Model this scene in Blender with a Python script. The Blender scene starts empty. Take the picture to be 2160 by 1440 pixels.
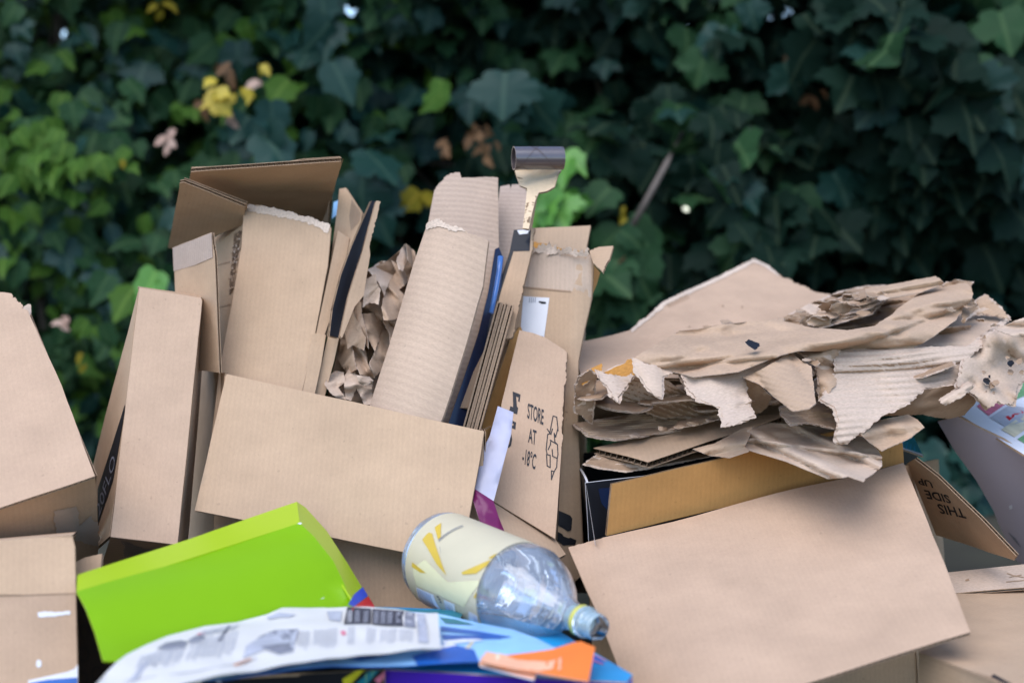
import bpy, math, random
import numpy as np
from mathutils import Vector, Matrix, noise
from mathutils.geometry import delaunay_2d_cdt
R = math.radians
S = bpy.context.scene
COL = S.collection

# ---------------------------------------------------------------- camera, world, sun, exposure
CAM_LOC = Vector((0, 0, 0.62)); PITCH = 4.0
cd = bpy.data.cameras.new('camera'); cam = bpy.data.objects.new('camera', cd); COL.objects.link(cam)
cam.location = CAM_LOC; cam.rotation_euler = (R(90 - PITCH), 0, 0)
cd.lens = 50; cd.sensor_width = 36; cd.clip_start = 0.05; cd.clip_end = 500
cd.dof.use_dof = True; cd.dof.focus_distance = 1.91; cd.dof.aperture_fstop = 2.4; cd.dof.aperture_blades = 9
S.camera = cam
FPX = 3000.0
CM = Matrix.Translation(CAM_LOC) @ Matrix.Rotation(R(90 - PITCH), 4, 'X')
CM3 = CM.to_3x3()

SUN_EL, SUN_AZ = 58.0, 205.0        # azimuth from +Y clockwise: behind the camera, a little to its left
w = bpy.data.worlds.new('World'); S.world = w; w.use_nodes = True
nt = w.node_tree
sky = nt.nodes.new('ShaderNodeTexSky'); sky.sky_type = 'NISHITA'; sky.sun_disc = False
sky.sun_elevation = R(SUN_EL); sky.sun_rotation = R(SUN_AZ)
sky.air_density = 1.0; sky.dust_density = 0.6; sky.ozone_density = 3.0
nt.links.new(sky.outputs[0], nt.nodes['Background'].inputs[0])
nt.nodes['Background'].inputs[1].default_value = 0.142
sl = bpy.data.lights.new('sun', 'SUN'); so = bpy.data.objects.new('sun', sl); COL.objects.link(so)
sl.energy = 1.1; sl.angle = R(60); sl.color = (1.0, 0.96, 0.93)
sd = Vector((math.sin(R(SUN_AZ)) * math.cos(R(SUN_EL)), math.cos(R(SUN_AZ)) * math.cos(R(SUN_EL)), math.sin(R(SUN_EL))))
so.rotation_euler = sd.to_track_quat('Z', 'Y').to_euler(); so.location = (0, -3, 6)
S.view_settings.view_transform = 'Standard'; S.view_settings.look = 'None'
S.view_settings.exposure = 1.2; S.view_settings.gamma = 1.0
S.render.engine = 'CYCLES'
S.cycles.max_bounces = 8; S.cycles.transparent_max_bounces = 16

# ---------------------------------------------------------------- geometry helpers
def P(px, py, d):
    return CM @ Vector(((px - 1080) / FPX * d, -(py - 720) / FPX * d, -d))
def ray(px, py):
    return (CM3 @ Vector(((px - 1080) / FPX, -(py - 720) / FPX, -1.0)))
def zc(ox, oy, s):
    return lambda *a: [(ox + x / s, oy + y / s) + tuple(r) for x, y, *r in a]

DOFF = [0.0]      # pushes a whole group of sheets a little deeper
class Pl:
    """a plane through three picture points with depth, its normal towards the camera"""
    def __init__(s, a, b, c):
        A, B, C = [P(p[0], p[1], p[2] + DOFF[0]) for p in (a, b, c)]
        s.o = A; s.ex = (B - A).normalized()
        n = (B - A).cross(C - A).normalized()
        if n.dot(CAM_LOC - A) < 0: n = -n
        s.n = n; s.ey = n.cross(s.ex).normalized()
    def q(s, p):
        if len(p) > 2 and not isinstance(p[2], str): X = P(p[0], p[1], p[2] + DOFF[0])
        else:
            r = ray(p[0], p[1]); t = (s.o - CAM_LOC).dot(s.n) / r.dot(s.n); X = CAM_LOC + r * t
        v = X - s.o
        return Vector((v.dot(s.ex), v.dot(s.ey)))
    rd = None     # direction in which relief rises when it is not the plane's own normal
    def at(s, q, w=0, off=0): return s.o + s.ex * q[0] + s.ey * q[1] + (s.rd or s.n) * w + s.n * off

class MB:
    def __init__(s): s.v = []; s.f = []; s.uv = []; s.mi = []; s.sm = []; s.mats = []
    def slot(s, m):
        if m not in s.mats: s.mats.append(m)
        return s.mats.index(m)
    def add(s, verts, faces, m, uvs=None, smooth=True):
        b = len(s.v); k = s.slot(m)
        s.v.extend([tuple(x) for x in verts])
        for f in faces:
            s.f.append([b + i for i in f]); s.mi.append(k); s.sm.append(smooth)
            s.uv.extend([uvs[i] if uvs else (0, 0) for i in f])
    def build(s, name, parent=None, origin=None):
        if parent is not None:
            o3 = Vector(parent['_o']) 
        elif origin is not None: o3 = Vector(origin)
        else:
            a = np.array(s.v); o3 = Vector(((a[:, 0].min() + a[:, 0].max()) / 2, (a[:, 1].min() + a[:, 1].max()) / 2, a[:, 2].min()))
        me = bpy.data.meshes.new(name)
        a = np.array(s.v) - np.array(o3)
        me.from_pydata(a.tolist(), [], s.f)
        ul = me.uv_layers.new(name='UVMap')
        ul.data.foreach_set('uv', np.array(s.uv, dtype=np.float32).ravel())
        for m in s.mats: me.materials.append(m)
        me.polygons.foreach_set('material_index', s.mi)
        me.polygons.foreach_set('use_smooth', s.sm)
        me.update()
        ob = bpy.data.objects.new(name, me); COL.objects.link(ob)
        if parent is not None: ob.parent = parent
        else: ob.location = o3
        ob['_o'] = tuple(o3)
        return ob

def tag(o, label, cat, group=None):
    o['label'] = label; o['category'] = cat
    if group: o['group'] = group
    return o
def thing(name, label, cat, loc, group=None):
    o = bpy.data.objects.new(name, None); COL.objects.link(o); o.empty_display_size = 0.05
    o.location = loc; o['_o'] = tuple(loc)
    return tag(o, label, cat, group)

# displacement pieces (all take a 2-D point in metres on the sheet)
def crumple(amp, freq, seed, k=6, warp=0.3):
    rn = random.Random(seed); W = []
    for i in range(k):
        a = rn.uniform(0, math.pi); f = freq * rn.uniform(.5, 1.9)
        W.append((math.cos(a) * f, math.sin(a) * f, rn.random(), rn.uniform(.5, 1) * (freq / f) ** .8, rn.uniform(0, 6), rn.uniform(0, 6)))
    tot = sum(x[3] for x in W) ** .5
    def fn(q):
        h = 0
        for (cx, cy, ph, am, p1, p2) in W:
            t = cx * q[0] + cy * q[1] + ph + warp * math.sin(freq * 1.7 * q[1] + p1) + warp * math.sin(freq * 1.3 * q[0] + p2)
            t = abs(2 * (t - math.floor(t)) - 1)
            h += am * (t * t * (3 - 2 * t) * .35 + t * .65 - .5)
        return amp * h / tot * 2
    return fn
def facet(amp, freq, seed, oct=2):
    """creased paper: straight folds between randomly raised points of a sheared triangle lattice"""
    rn = random.Random(seed); an = rn.uniform(0, 3.14); ca, sa = math.cos(an), math.sin(an)
    def hsh(i, j, o):
        n = (i * 374761393 + j * 668265263 + (seed + o * 77) * 974711) & 0xffffffff
        n = ((n ^ (n >> 13)) * 1274126177) & 0xffffffff
        return ((n ^ (n >> 16)) & 0xffff) / 65535.0 - .5
    def fn(q):
        h = 0; A = amp * 1.7; f = freq
        x0, y0 = q[0], q[1]
        for o in range(oct):
            x, y = ca * x0 - sa * y0, (sa * x0 + ca * y0) * .72
            x += .22 / f * math.sin(y * f * 2.3 + seed); y += .22 / f * math.sin(x * f * 1.9 + seed * 2)
            x, y = x * f, y * f
            s = (x + y) * .366; i, j = math.floor(x + s), math.floor(y + s); u, v = x + s - i, y + s - j
            if u > v: a, b, c, wa, wb, wc = hsh(i, j, o), hsh(i + 1, j, o), hsh(i + 1, j + 1, o), 1 - u, u - v, v
            else: a, b, c, wa, wb, wc = hsh(i, j, o), hsh(i, j + 1, o), hsh(i + 1, j + 1, o), 1 - v, v - u, u
            h += A * (a * wa + b * wb + c * wc); A *= .42; f *= 2.3
        return h
    return fn
def bulge(pl, a, b, hw_px, amp, pw=.5):
    A, B = pl.q(a), pl.q(b); d = (B - A).normalized(); nn = Vector((-d.y, d.x))
    hw = hw_px / FPX * (pl.at(A) - CAM_LOC).length
    def fn(q):
        t = (Vector(q) - A).dot(nn) / hw
        return amp * max(0, 1 - t * t) ** pw
    return fn
def ridges(pl, a, b, period, amp, seed=0):
    A, B = pl.q(a), pl.q(b); d = (B - A).normalized(); nn = Vector((-d.y, d.x))
    def fn(q):
        v = Vector(q) - A
        t = v.dot(nn) + .004 * math.sin(v.dot(d) * 23 + seed) 
        return amp * math.sin(t / period * 2 * math.pi) * (.75 + .25 * math.sin(v.dot(d) * 31 + seed * 2))
    return fn
def folds(pl, a, b, freq, amp, seed):
    A, B = pl.q(a), pl.q(b); d = (B - A).normalized(); nn = Vector((-d.y, d.x))
    def fn(q):
        v = Vector(q) - A; x, y = v.dot(nn), v.dot(d)
        t = x * freq + 1.1 * noise.noise((x * 9, y * 9, seed)) + .35 * noise.noise((x * 30, y * 22, seed + 5))
        k = t - math.floor(t); r = abs(2 * k - 1)
        return amp * (r ** .8 - .5) * (.65 + .7 * noise.noise((x * 12, y * 7, seed + 9)))
    return fn
def lift(pl, a, b, amp, pw=2):
    """rises from line a towards point b (curl)"""
    A, B = pl.q(a), pl.q(b); L = (B - A).length; d = (B - A) / L
    return lambda q: amp * max(0, (Vector(q) - A).dot(d) / L) ** pw
def wave_w(amp, f, seed):
    return lambda q: amp * noise.noise((q[0] * f + seed * 3.7, q[1] * f - seed, seed * 1.3))
def both(*fs): return lambda q: sum(f(q) for f in fs)

def chaikin(q, n=2):
    q = [Vector(p[:2]) for p in q]
    for _ in range(n): q = [v for i in range(len(q)) for v in (q[i].lerp(q[(i + 1) % len(q)], .25), q[i].lerp(q[(i + 1) % len(q)], .75))]
    return [(p.x, p.y) for p in q]
def roughen(pts, rn, jag_default):
    """pts: list of (Vector2, jag mm or 0). densify, jag the torn edges"""
    out = []
    n = len(pts)
    for i in range(n):
        a, j = pts[i]; b = pts[(i + 1) % n][0]
        L = (b - a).length
        if L < 1e-5: continue
        d = (b - a) / L; nn = Vector((-d.y, d.x))
        if j:
            m = max(2, int(L / .0026)); out.append(a)
            ph = rn.random() * 50
            for k in range(1, m):
                e = min(k, m - k) / m * 4
                off = j / 1000 * (.55 * noise.noise((k * .45 + ph, 3.1, ph)) + .85 * (rn.random() - .5) + 1.1 * noise.noise((k * .11 + ph, 7, 1))) * min(1, e + .25)
                out.append(a + d * (L * (k + .3 * (rn.random() - .5)) / m) + nn * off)
        else:
            m = max(1, int(L / .03)); 
            for k in range(m):
                off = (rn.random() - .5) * .0006 if k else 0
                out.append(a + d * (L * k / m) + nn * off)
    return out

def tri(outl, res):
    a = np.array([(p[0], p[1]) for p in outl])
    lo, hi = a.min(0), a.max(0)
    n = len(outl)
    vs = [Vector(p) for p in outl]
    while (hi[0] - lo[0]) * (hi[1] - lo[1]) / res ** 2 > 60000: res *= 1.5; print('COARSE', lo, hi)
    # interior points
    nx, ny = int((hi[0] - lo[0]) / res) + 1, int((hi[1] - lo[1]) / res) + 1
    gx, gy = np.meshgrid(lo[0] + (np.arange(nx) + .5) * res, lo[1] + (np.arange(ny) + .5) * res)
    rs = np.random.RandomState(7)
    gx = gx + (rs.rand(*gx.shape) - .5) * res * .5; gy = gy + (rs.rand(*gy.shape) - .5) * res * .5
    g = np.stack([gx.ravel(), gy.ravel()], 1)
    if len(g):
        ins = np.zeros(len(g), bool)
        x1, y1 = a[:, 0], a[:, 1]; x2, y2 = np.roll(x1, -1), np.roll(y1, -1)
        for k in range(n):
            if y1[k] == y2[k]: continue
            c = ((y1[k] > g[:, 1]) != (y2[k] > g[:, 1])) & (g[:, 0] < (x2[k] - x1[k]) * (g[:, 1] - y1[k]) / (y2[k] - y1[k]) + x1[k])
            ins ^= c
        g = g[ins]
        if len(g):
            dd = np.min(np.hypot(g[:, None, 0] - a[None, :, 0], g[:, None, 1] - a[None, :, 1]), 1) if len(g) * n < 4e6 else np.full(len(g), 9.)
            g = g[dd > res * .35]
        vs += [Vector(p) for p in g]
    r = delaunay_2d_cdt(vs, [], [list(range(n))], 1, 1e-7)
    V, F = r[0], [list(f) for f in r[2]]
    out = []
    for f in F:
        p = [V[i] for i in f]
        ar = (p[1].x - p[0].x) * (p[2].y - p[0].y) - (p[2].x - p[0].x) * (p[1].y - p[0].y)
        if abs(ar) < 1e-12: continue
        out.append(f if ar > 0 else f[::-1])
    return V, out

CARD = {}
class Sheet:
    """a flat or bent sheet with thickness, drawn on plane pl; corrugated core when fluted"""
    def __init__(s, pl, outline, mat, t=.004, back=None, rim=None, flute=None, bend=None, seed=0, res=.03, warp=.0022, core=True, mb=None, relief=False, lt=None):
        s.pl = pl; s.t = t; rn = random.Random(seed * 77 + 5); s.rd = None
        ww = wave_w(warp, 7, seed + 1) if warp else (lambda q: 0)
        s.disp = both(bend, ww) if bend else ww
        if relief: pl.rd = (CAM_LOC - pl.o).normalized()
        pts = []
        for p in outline:
            j = 0
            if isinstance(p[-1], str): j = float(p[-1][1:] or 2.5); p = p[:-1]
            pts.append((pl.q(p), j))
        ar = sum(pts[i][0].x * pts[(i + 1) % len(pts)][0].y - pts[(i + 1) % len(pts)][0].x * pts[i][0].y for i in range(len(pts)))
        if ar < 0:      # reverse keeping edge jag flags
            q = [x[0] for x in pts]; js = [x[1] for x in pts]; n = len(pts)
            pts = [(q[n - 1 - i], js[(n - 2 - i) % n]) for i in range(n)]
        ol = roughen(pts, rn, 0)
        s.ol = ol
        fa = 0.0
        if flute:
            a, b = pl.q(flute[0]), pl.q(flute[1]); fa = math.atan2(b.y - a.y, b.x - a.x) 
        ca, sa = math.cos(fa), math.sin(fa)
        ou = rn.uniform(0, 5), rn.uniform(0, 5)
        s.uvf = lambda q: (-sa * q[0] + ca * q[1] + ou[0], ca * q[0] + sa * q[1] + ou[1])   # u runs across the flutes
        V, F = tri(ol, res)
        s.mb = mb or MB()
        back = back or mat; rim = rim or CARD.get('rim', mat)
        uv = [s.uvf(q) for q in V]
        D = [s.disp(q) for q in V]
        s.mb.add([pl.at(q, d) for q, d in zip(V, D)], F, mat, uv)
        s.mb.add([pl.at(q, d, -t) for q, d in zip(V, D)], [f[::-1] for f in F], back, uv)
        n = len(ol); Do = [s.disp(q) for q in ol]; uo = [s.uvf(q) for q in ol]
        def strip(o0, o1, m, inset=0):
            vs = [pl.at(q, d, o0) for q, d in zip(ol, Do)] + [pl.at(q, d, o1) for q, d in zip(ol, Do)]
            s.mb.add(vs, [[i, i + n, (i + 1) % n + n, (i + 1) % n] for i in range(n)], m, uo + uo, False)
        if t < .0022 or not core:
            strip(0, -t, rim)
        else:
            lt = lt or min(.0008, t * .2)
            strip(0, -lt, rim); strip(-t + lt, -t, rim)
            s.core(-lt, -t + lt, fa, CARD['core'])
            cen = sum(ol, Vector((0, 0))) / n
    def core(s, hi, lo, fa, m):
        ca, sa = math.cos(fa), math.sin(fa)
        A = np.array([(ca * q[0] + sa * q[1], -sa * q[0] + ca * q[1]) for q in s.ol])   # x along flute, y across
        y0, y1 = A[:, 1].min(), A[:, 1].max(); lam = .0072; st = lam / 6
        B = np.roll(A, -1, 0); prev = None; k = 0; mid = (hi + lo) / 2; am = (hi - lo) / 2
        y = y0 + st * .5; verts = []; faces = []
        while y < y1:
            c = (A[:, 1] > y) != (B[:, 1] > y)
            x = np.sort((B[c, 0] - A[c, 0]) * (y - A[c, 1]) / (B[c, 1] - A[c, 1]) + A[c, 0])
            iv = [(x[2 * i] + .0008, x[2 * i + 1] - .0008) for i in range(len(x) // 2)]
            cur = []
            wz = mid + am * math.sin(2 * math.pi * y / lam)
            for (xa, xb) in iv:
                if xb <= xa: xb = xa + 1e-5
                m_ = 6; row = []
                for i in range(m_ + 1):
                    xx = xa + (xb - xa) * (i / m_); q = (ca * xx - sa * y, sa * xx + ca * y)
                    row.append(len(verts)); verts.append(s.pl.at(q, s.disp(q), wz))
                cur.append(row)
            if prev and len(prev) == len(cur):
                for r0, r1 in zip(prev, cur):
                    for i in range(len(r0) - 1): faces.append([r0[i], r0[i + 1], r1[i + 1], r1[i]])
            prev = cur; y += st
        if faces: s.mb.add(verts, faces, m, None, True)
    def patch(s, poly, m, off=.0006, res=.012, mb=None, jag=0, both_sides=False):
        """a printed or stuck patch that follows the sheet; poly in picture points"""
        q = [(s.pl.q(p), jag) for p in poly]
        ar = sum(q[i][0].x * q[(i + 1) % len(q)][0].y - q[(i + 1) % len(q)][0].x * q[i][0].y for i in range(len(q)))
        if ar < 0: q = q[::-1]
        ol = roughen(q, random.Random(len(poly)), 0) if jag else [x[0] for x in q]
        V, F = tri(ol, res)
        (mb or s.mb).add([s.pl.at(v, s.disp(v), off) for v in V], F, m, [s.uvf(v) for v in V])
        return s
    def line(s, pts, wpx, m, off=.0006, closed=False):
        if closed: pts = list(pts) + [pts[0]]
        for a, b in zip(pts, pts[1:]):
            a, b = Vector(a[:2]), Vector(b[:2]); d = (b - a)
            if d.length < 1e-4: continue
            d.normalize(); n = Vector((-d.y, d.x)) * wpx / 2; e = d * wpx * .4
            s.patch([a + n - e, b + n + e, b - n + e, a - n - e], m, off, .05)
    def text(s, txt, o, xv, yv, m, off=.0006, bold=0.0):
        """o: baseline start, xv: pixel vector of the whole word, yv: pixel vector of one cap height"""
        V, F, wd = glyphs(txt, bold)
        O, X, Y = Vector(o), Vector(xv), Vector(yv)
        pts = [O + X * (v[0] / wd) + Y * (v[1] / .7) for v in V]
        qs = [s.pl.q((p.x, p.y)) for p in pts]
        W = [s.pl.at(q, s.disp(q), off) for q in qs]
        FF = []
        for f in F:
            n = (W[f[1]] - W[f[0]]).cross(W[f[2]] - W[f[0]])
            FF.append(f if n.dot(s.pl.n) > 0 else f[::-1])
        s.mb.add(W, FF, m, [s.uvf(q) for q in qs], False)

GC = {}
def glyphs(txt, bold):
    if (txt, bold) in GC: return GC[(txt, bold)]
    cu = bpy.data.curves.new('t', 'FONT'); cu.body = txt; cu.size = 1; cu.offset = bold; cu.resolution_u = 3
    ob = bpy.data.objects.new('t', cu); COL.objects.link(ob)
    dg = bpy.context.evaluated_depsgraph_get()
    me = bpy.data.meshes.new_from_object(ob.evaluated_get(dg))
    V = [tuple(v.co[:2]) for v in me.vertices]; F = [list(p.vertices) for p in me.polygons]
    x0 = min(v[0] for v in V); wd = max(v[0] for v in V) - x0
    V = [(v[0] - x0, v[1]) for v in V]
    bpy.data.objects.remove(ob); bpy.data.curves.remove(cu); bpy.data.meshes.remove(me)
    GC[(txt, bold)] = (V, F, wd); return GC[(txt, bold)]

# ---------------------------------------------------------------- materials
def mat(name):
    m = bpy.data.materials.new(name); m.use_nodes = True
    return m, m.node_tree, m.node_tree.nodes, m.node_tree.links, m.node_tree.nodes['Principled BSDF']
def plain(name, col, rough=.6, spec=.5, var=.06, scale=40, coat=0, metal=0):
    m, t, N, L, b = mat(name)
    tc = N.new('ShaderNodeTexCoord'); n = N.new('ShaderNodeTexNoise'); n.inputs['Scale'].default_value = scale; n.inputs['Detail'].default_value = 5
    L.new(tc.outputs['Object'], n.inputs['Vector'])
    mx = N.new('ShaderNodeMix'); mx.data_type = 'RGBA'
    mx.inputs[6].default_value = (*[c * (1 - var * 2) for c in col], 1); mx.inputs[7].default_value = (*[min(1, c * (1 + var * 2)) for c in col], 1)
    L.new(n.outputs[0], mx.inputs[0]); L.new(mx.outputs[2], b.inputs['Base Color'])
    b.inputs['Roughness'].default_value = rough; b.inputs['Specular IOR Level'].default_value = spec
    b.inputs['Coat Weight'].default_value = coat; b.inputs['Coat Roughness'].default_value = .12; b.inputs['Metallic'].default_value = metal
    return m
def board(name, col, stripe=.25, speck=.045, stain=.15, rough=.86, period=.0072, bump=.25):
    """corrugated board liner: fibre speckle, faint stains and washboard bump across u"""
    m, t, N, L, b = mat(name)
    tc = N.new('ShaderNodeTexCoord')
    f = N.new('ShaderNodeTexNoise'); f.inputs['Scale'].default_value = 420; f.inputs['Detail'].default_value = 3
    mp = N.new('ShaderNodeMapping'); mp.inputs['Scale'].default_value = (1, .45, 1)
    L.new(tc.outputs['UV'], mp.inputs[0]); L.new(mp.outputs[0], f.inputs['Vector'])
    g = N.new('ShaderNodeTexNoise'); g.inputs['Scale'].default_value = 9; g.inputs['Detail'].default_value = 6; g.inputs['Roughness'].default_value = .65
    L.new(tc.outputs['UV'], g.inputs['Vector'])
    wv = N.new('ShaderNodeTexWave'); wv.inputs['Scale'].default_value = .314 / period; wv.inputs['Distortion'].default_value = .6; wv.inputs['Detail'].default_value = 1; wv.inputs['Detail Scale'].default_value = .3
    L.new(tc.outputs['UV'], wv.inputs['Vector'])
    def mrange(src, a, c):
        r = N.new('ShaderNodeMapRange'); r.inputs[1].default_value = .25; r.inputs[2].default_value = .75; r.inputs[3].default_value = a; r.inputs[4].default_value = c
        L.new(src, r.inputs[0]); return r.outputs[0]
    def mul(a, c):
        r = N.new('ShaderNodeMath'); r.operation = 'MULTIPLY'; L.new(a, r.inputs[0]); L.new(c, r.inputs[1]); return r.outputs[0]
    d = N.new('ShaderNodeTexNoise'); d.inputs['Scale'].default_value = 14; d.inputs['Detail'].default_value = 2; L.new(tc.outputs['UV'], d.inputs['Vector'])
    sp = N.new('ShaderNodeTexNoise'); sp.inputs['Scale'].default_value = 130; sp.inputs['Detail'].default_value = 1; L.new(tc.outputs['UV'], sp.inputs['Vector'])
    fl = N.new('ShaderNodeMapRange'); fl.inputs[1].default_value = .73; fl.inputs[2].default_value = .77; fl.inputs[3].default_value = 1; fl.inputs[4].default_value = .86; L.new(sp.outputs[0], fl.inputs[0])
    k = mul(mrange(f.outputs[0], 1 - speck, 1 + speck), mrange(g.outputs[0], 1 - stain, 1 + stain * .7))
    k = mul(k, mrange(wv.outputs[1], 1 - stripe * .18, 1 + stripe * .1))
    k = mul(k, fl.outputs[0])
    col = (col[0] * 1.06, col[1] * 1.0, col[2] * .98)
    sc = N.new('ShaderNodeVectorMath'); sc.operation = 'SCALE'; sc.inputs[0].default_value = col; L.new(k, sc.inputs['Scale'])
    L.new(sc.outputs[0], b.inputs['Base Color'])
    b.inputs['Roughness'].default_value = rough; b.inputs['Specular IOR Level'].default_value = .25
    bp = N.new('ShaderNodeBump'); bp.inputs['Strength'].default_value = bump; bp.inputs['Distance'].default_value = .0012
    ad = N.new('ShaderNodeMath'); ad.operation = 'MULTIPLY_ADD'; ad.inputs[1].default_value = stripe; 
    L.new(wv.outputs[1], ad.inputs[0]); L.new(f.outputs[0], ad.inputs[2]); L.new(ad.outputs[0], bp.inputs['Height']); b2 = N.new('ShaderNodeBump'); b2.inputs['Strength'].default_value = .35; b2.inputs['Distance'].default_value = .010; L.new(d.outputs[0], b2.inputs['Height']); L.new(bp.outputs[0], b2.inputs['Normal']); L.new(b2.outputs[0], b.inputs['Normal'])
    return m

KR = (.47, .335, .215)
CARD['rim'] = board('board_edge', (.40, .28, .18), 0, .15, .2)
CARD['core'] = plain('board_core', (.27, .18, .11), .9, .2, .1, 60)
M = dict(
    card=board('kraft_board', KR, .10, bump=.16),
    card_flat=board('smooth_kraft_board', (.48, .34, .23), .06),
    card_ochre_shade=board('ochre_shade_board', (.42, .225, .072), .12),  # kraft board with shade and warm bounce light put into its colour
    card_rib=board('ribbed_grey_board', (.45, .345, .26), .34, .08, .12, .8, .0088, .4),
    card_rib2=board('ribbed_kraft_board', (.50, .375, .27), .20, .08, .12, .8, .0105, .3),
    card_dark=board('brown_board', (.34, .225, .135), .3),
    card_grey=board('greyed_board', (.44, .35, .28), .3, .08, .12, .8, .0072, .3),
    kraft=board('kraft_paper', (.44, .315, .21), .05, .10, .14, .8),
    kraft_light=board('pale_kraft_paper', (.52, .405, .30), .05, .10, .14, .8),
    kraft_brown=board('brown_kraft_paper', (.34, .235, .15), .1, .12, .2, .8),
    orange_fibre=board('orange_fibre', (.45, .22, .05), .2, .2, .2),
    liner=board('pulp_liner', (.52, .415, .32), .1, .14, .16),
    ink=plain('black_ink', (.012, .012, .016), .55, .3, .1),
    black=plain('black_board', (.008, .008, .011), .5, .35, .2, 8),
    navy=plain('navy_film', (.010, .020, .055), .25, .5, .2, 10),
    tape=None, white=plain('white_card', (.72, .72, .76), .55, .4, .03),
    label_white=plain('label_paper', (.72, .70, .70), .5, .4, .03),
    film_white=plain('milky_film', (.56, .54, .64), .35, .5, .15, 18),
    purple_film=plain('magenta_film', (.22, .02, .11), .3, .5, .25, 18),
    green=plain('lime_card', (.20, .395, .0), .36, .2, .06, 5, .05),
    green_lit=plain('lime_card_lit', (.36, .50, .01), .34, .3, .03, 5, .1),  # lighter, yellower lime puts the light on top and end into the colour
    blue=plain('royal_blue_print', (.008, .06, .50), .4, .45, .08),
    red=plain('red_print', (.58, .005, .015), .4, .45, .05),
    cyan=plain('cyan_print', (.01, .28, .58), .35, .5, .2, 14),
    teal=plain('teal_print', (.005, .16, .21), .35, .5, .2, 30),
    sky_blue=plain('pale_blue_print', (.28, .52, .80), .4, .45, .15, 22),
    deep_blue=plain('deep_blue_print', (.01, .10, .40), .4, .45, .25, 18),
    violet=plain('violet_card', (.055, .01, .36), .35, .5, .1, 10, .2),
    orange=plain('orange_card', (.86, .20, .03), .45, .45, .08, 20),
    orange_pale=plain('worn_orange_card', (.85, .42, .25), .5, .4, .12, 30),
    news=plain('newsprint', (.76, .72, .66), .6, .3, .03, 25),
    grey_l=plain('light_grey_ink', (.42, .42, .46), .6, .3, .12, 60),
    grey_m=plain('mid_grey_ink', (.21, .21, .24), .6, .3, .25, 90),
    grey_d=plain('dark_grey_ink', (.045, .045, .06), .6, .3, .2, 60),
    pink=plain('pink_print', (.60, .16, .22), .5, .4, .3, 60),
    cream=plain('cream_print', (.66, .58, .40), .5, .4, .25, 60),
    leafgreen=plain('green_print', (.16, .34, .16), .5, .4, .3, 60),
    yellow=plain('yellow_print', (.62, .55, .02), .4, .4, .15),
    tube=None, foam=plain('mauve_white_card', (.52, .46, .52), .5, .4, .04, 12),
    gold=plain('gold_print', (.60, .40, .04), .4, .5, .05),
    bottle_label=plain('cream_label', (.88, .77, .54), .42, .5, .03, 30),
    ring=plain('yellow_ring', (.60, .55, .10), .35, .5, .05),
)
def tape_mat():
    m, t, N, L, b = mat('clear_tape')
    out = N['Material Output']
    tr = N.new('ShaderNodeBsdfTransparent'); tr.inputs[0].default_value = (.97, .96, .94, 1)
    gl = N.new('ShaderNodeBsdfGlossy'); gl.inputs['Roughness'].default_value = .22; gl.inputs['Color'].default_value = (.9, .9, .9, 1)
    df = N.new('ShaderNodeBsdfDiffuse'); df.inputs[0].default_value = (.55, .47, .40, 1)
    m1 = N.new('ShaderNodeMixShader'); m1.inputs[0].default_value = .16; L.new(tr.outputs[0], m1.inputs[1]); L.new(df.outputs[0], m1.inputs[2])
    fr = N.new('ShaderNodeFresnel'); fr.inputs[0].default_value = 1.45
    m2 = N.new('ShaderNodeMixShader'); L.new(fr.outputs[0], m2.inputs[0]); L.new(m1.outputs[0], m2.inputs[1]); L.new(gl.outputs[0], m2.inputs[2])
    L.new(m2.outputs[0], out.inputs[0]); return m
M['tape'] = tape_mat(); M['tape_matt'] = plain('worn_brown_tape', (.44, .34, .26), .3, .5, .12, 40)
def pet_mat(name='clear_plastic', h0=.20, h1=.38, dcol=(.74, .79, .88, 1)):
    m, t, N, L, b = mat(name)
    out = N['Material Output']
    tr = N.new('ShaderNodeBsdfTransparent'); tr.inputs[0].default_value = (.86, .90, .93, 1)
    gl = N.new('ShaderNodeBsdfGlossy'); gl.inputs['Roughness'].default_value = .07; gl.inputs['Color'].default_value = (.95, .97, 1, 1)
    df = N.new('ShaderNodeBsdfDiffuse'); df.inputs[0].default_value = dcol
    tc = N.new('ShaderNodeTexCoord'); n = N.new('ShaderNodeTexNoise'); n.inputs['Scale'].default_value = 26; n.inputs['Detail'].default_value = 4
    L.new(tc.outputs['Object'], n.inputs['Vector'])
    mr = N.new('ShaderNodeMapRange'); mr.inputs[1].default_value = .35; mr.inputs[2].default_value = .75; mr.inputs[3].default_value = h0; mr.inputs[4].default_value = h1
    L.new(n.outputs[0], mr.inputs[0])
    m1 = N.new('ShaderNodeMixShader'); L.new(mr.outputs[0], m1.inputs[0]); L.new(tr.outputs[0], m1.inputs[1]); L.new(df.outputs[0], m1.inputs[2])
    lw = N.new('ShaderNodeLayerWeight'); lw.inputs[0].default_value = .45
    bp = N.new('ShaderNodeBump'); bp.inputs['Strength'].default_value = .2; bp.inputs['Distance'].default_value = .004
    L.new(n.outputs[0], bp.inputs['Height']); L.new(bp.outputs[0], lw.inputs['Normal']); L.new(bp.outputs[0], gl.inputs['Normal'])
    m2 = N.new('ShaderNodeMixShader'); L.new(lw.outputs['Fresnel'], m2.inputs[0]); L.new(m1.outputs[0], m2.inputs[1]); L.new(gl.outputs[0], m2.inputs[2])
    L.new(m2.outputs[0], out.inputs[0]); return m
M['pet'] = pet_mat()
M['neck'] = pet_mat('thick_neck_plastic', .38, .55, (.62, .78, .80, 1))
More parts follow.
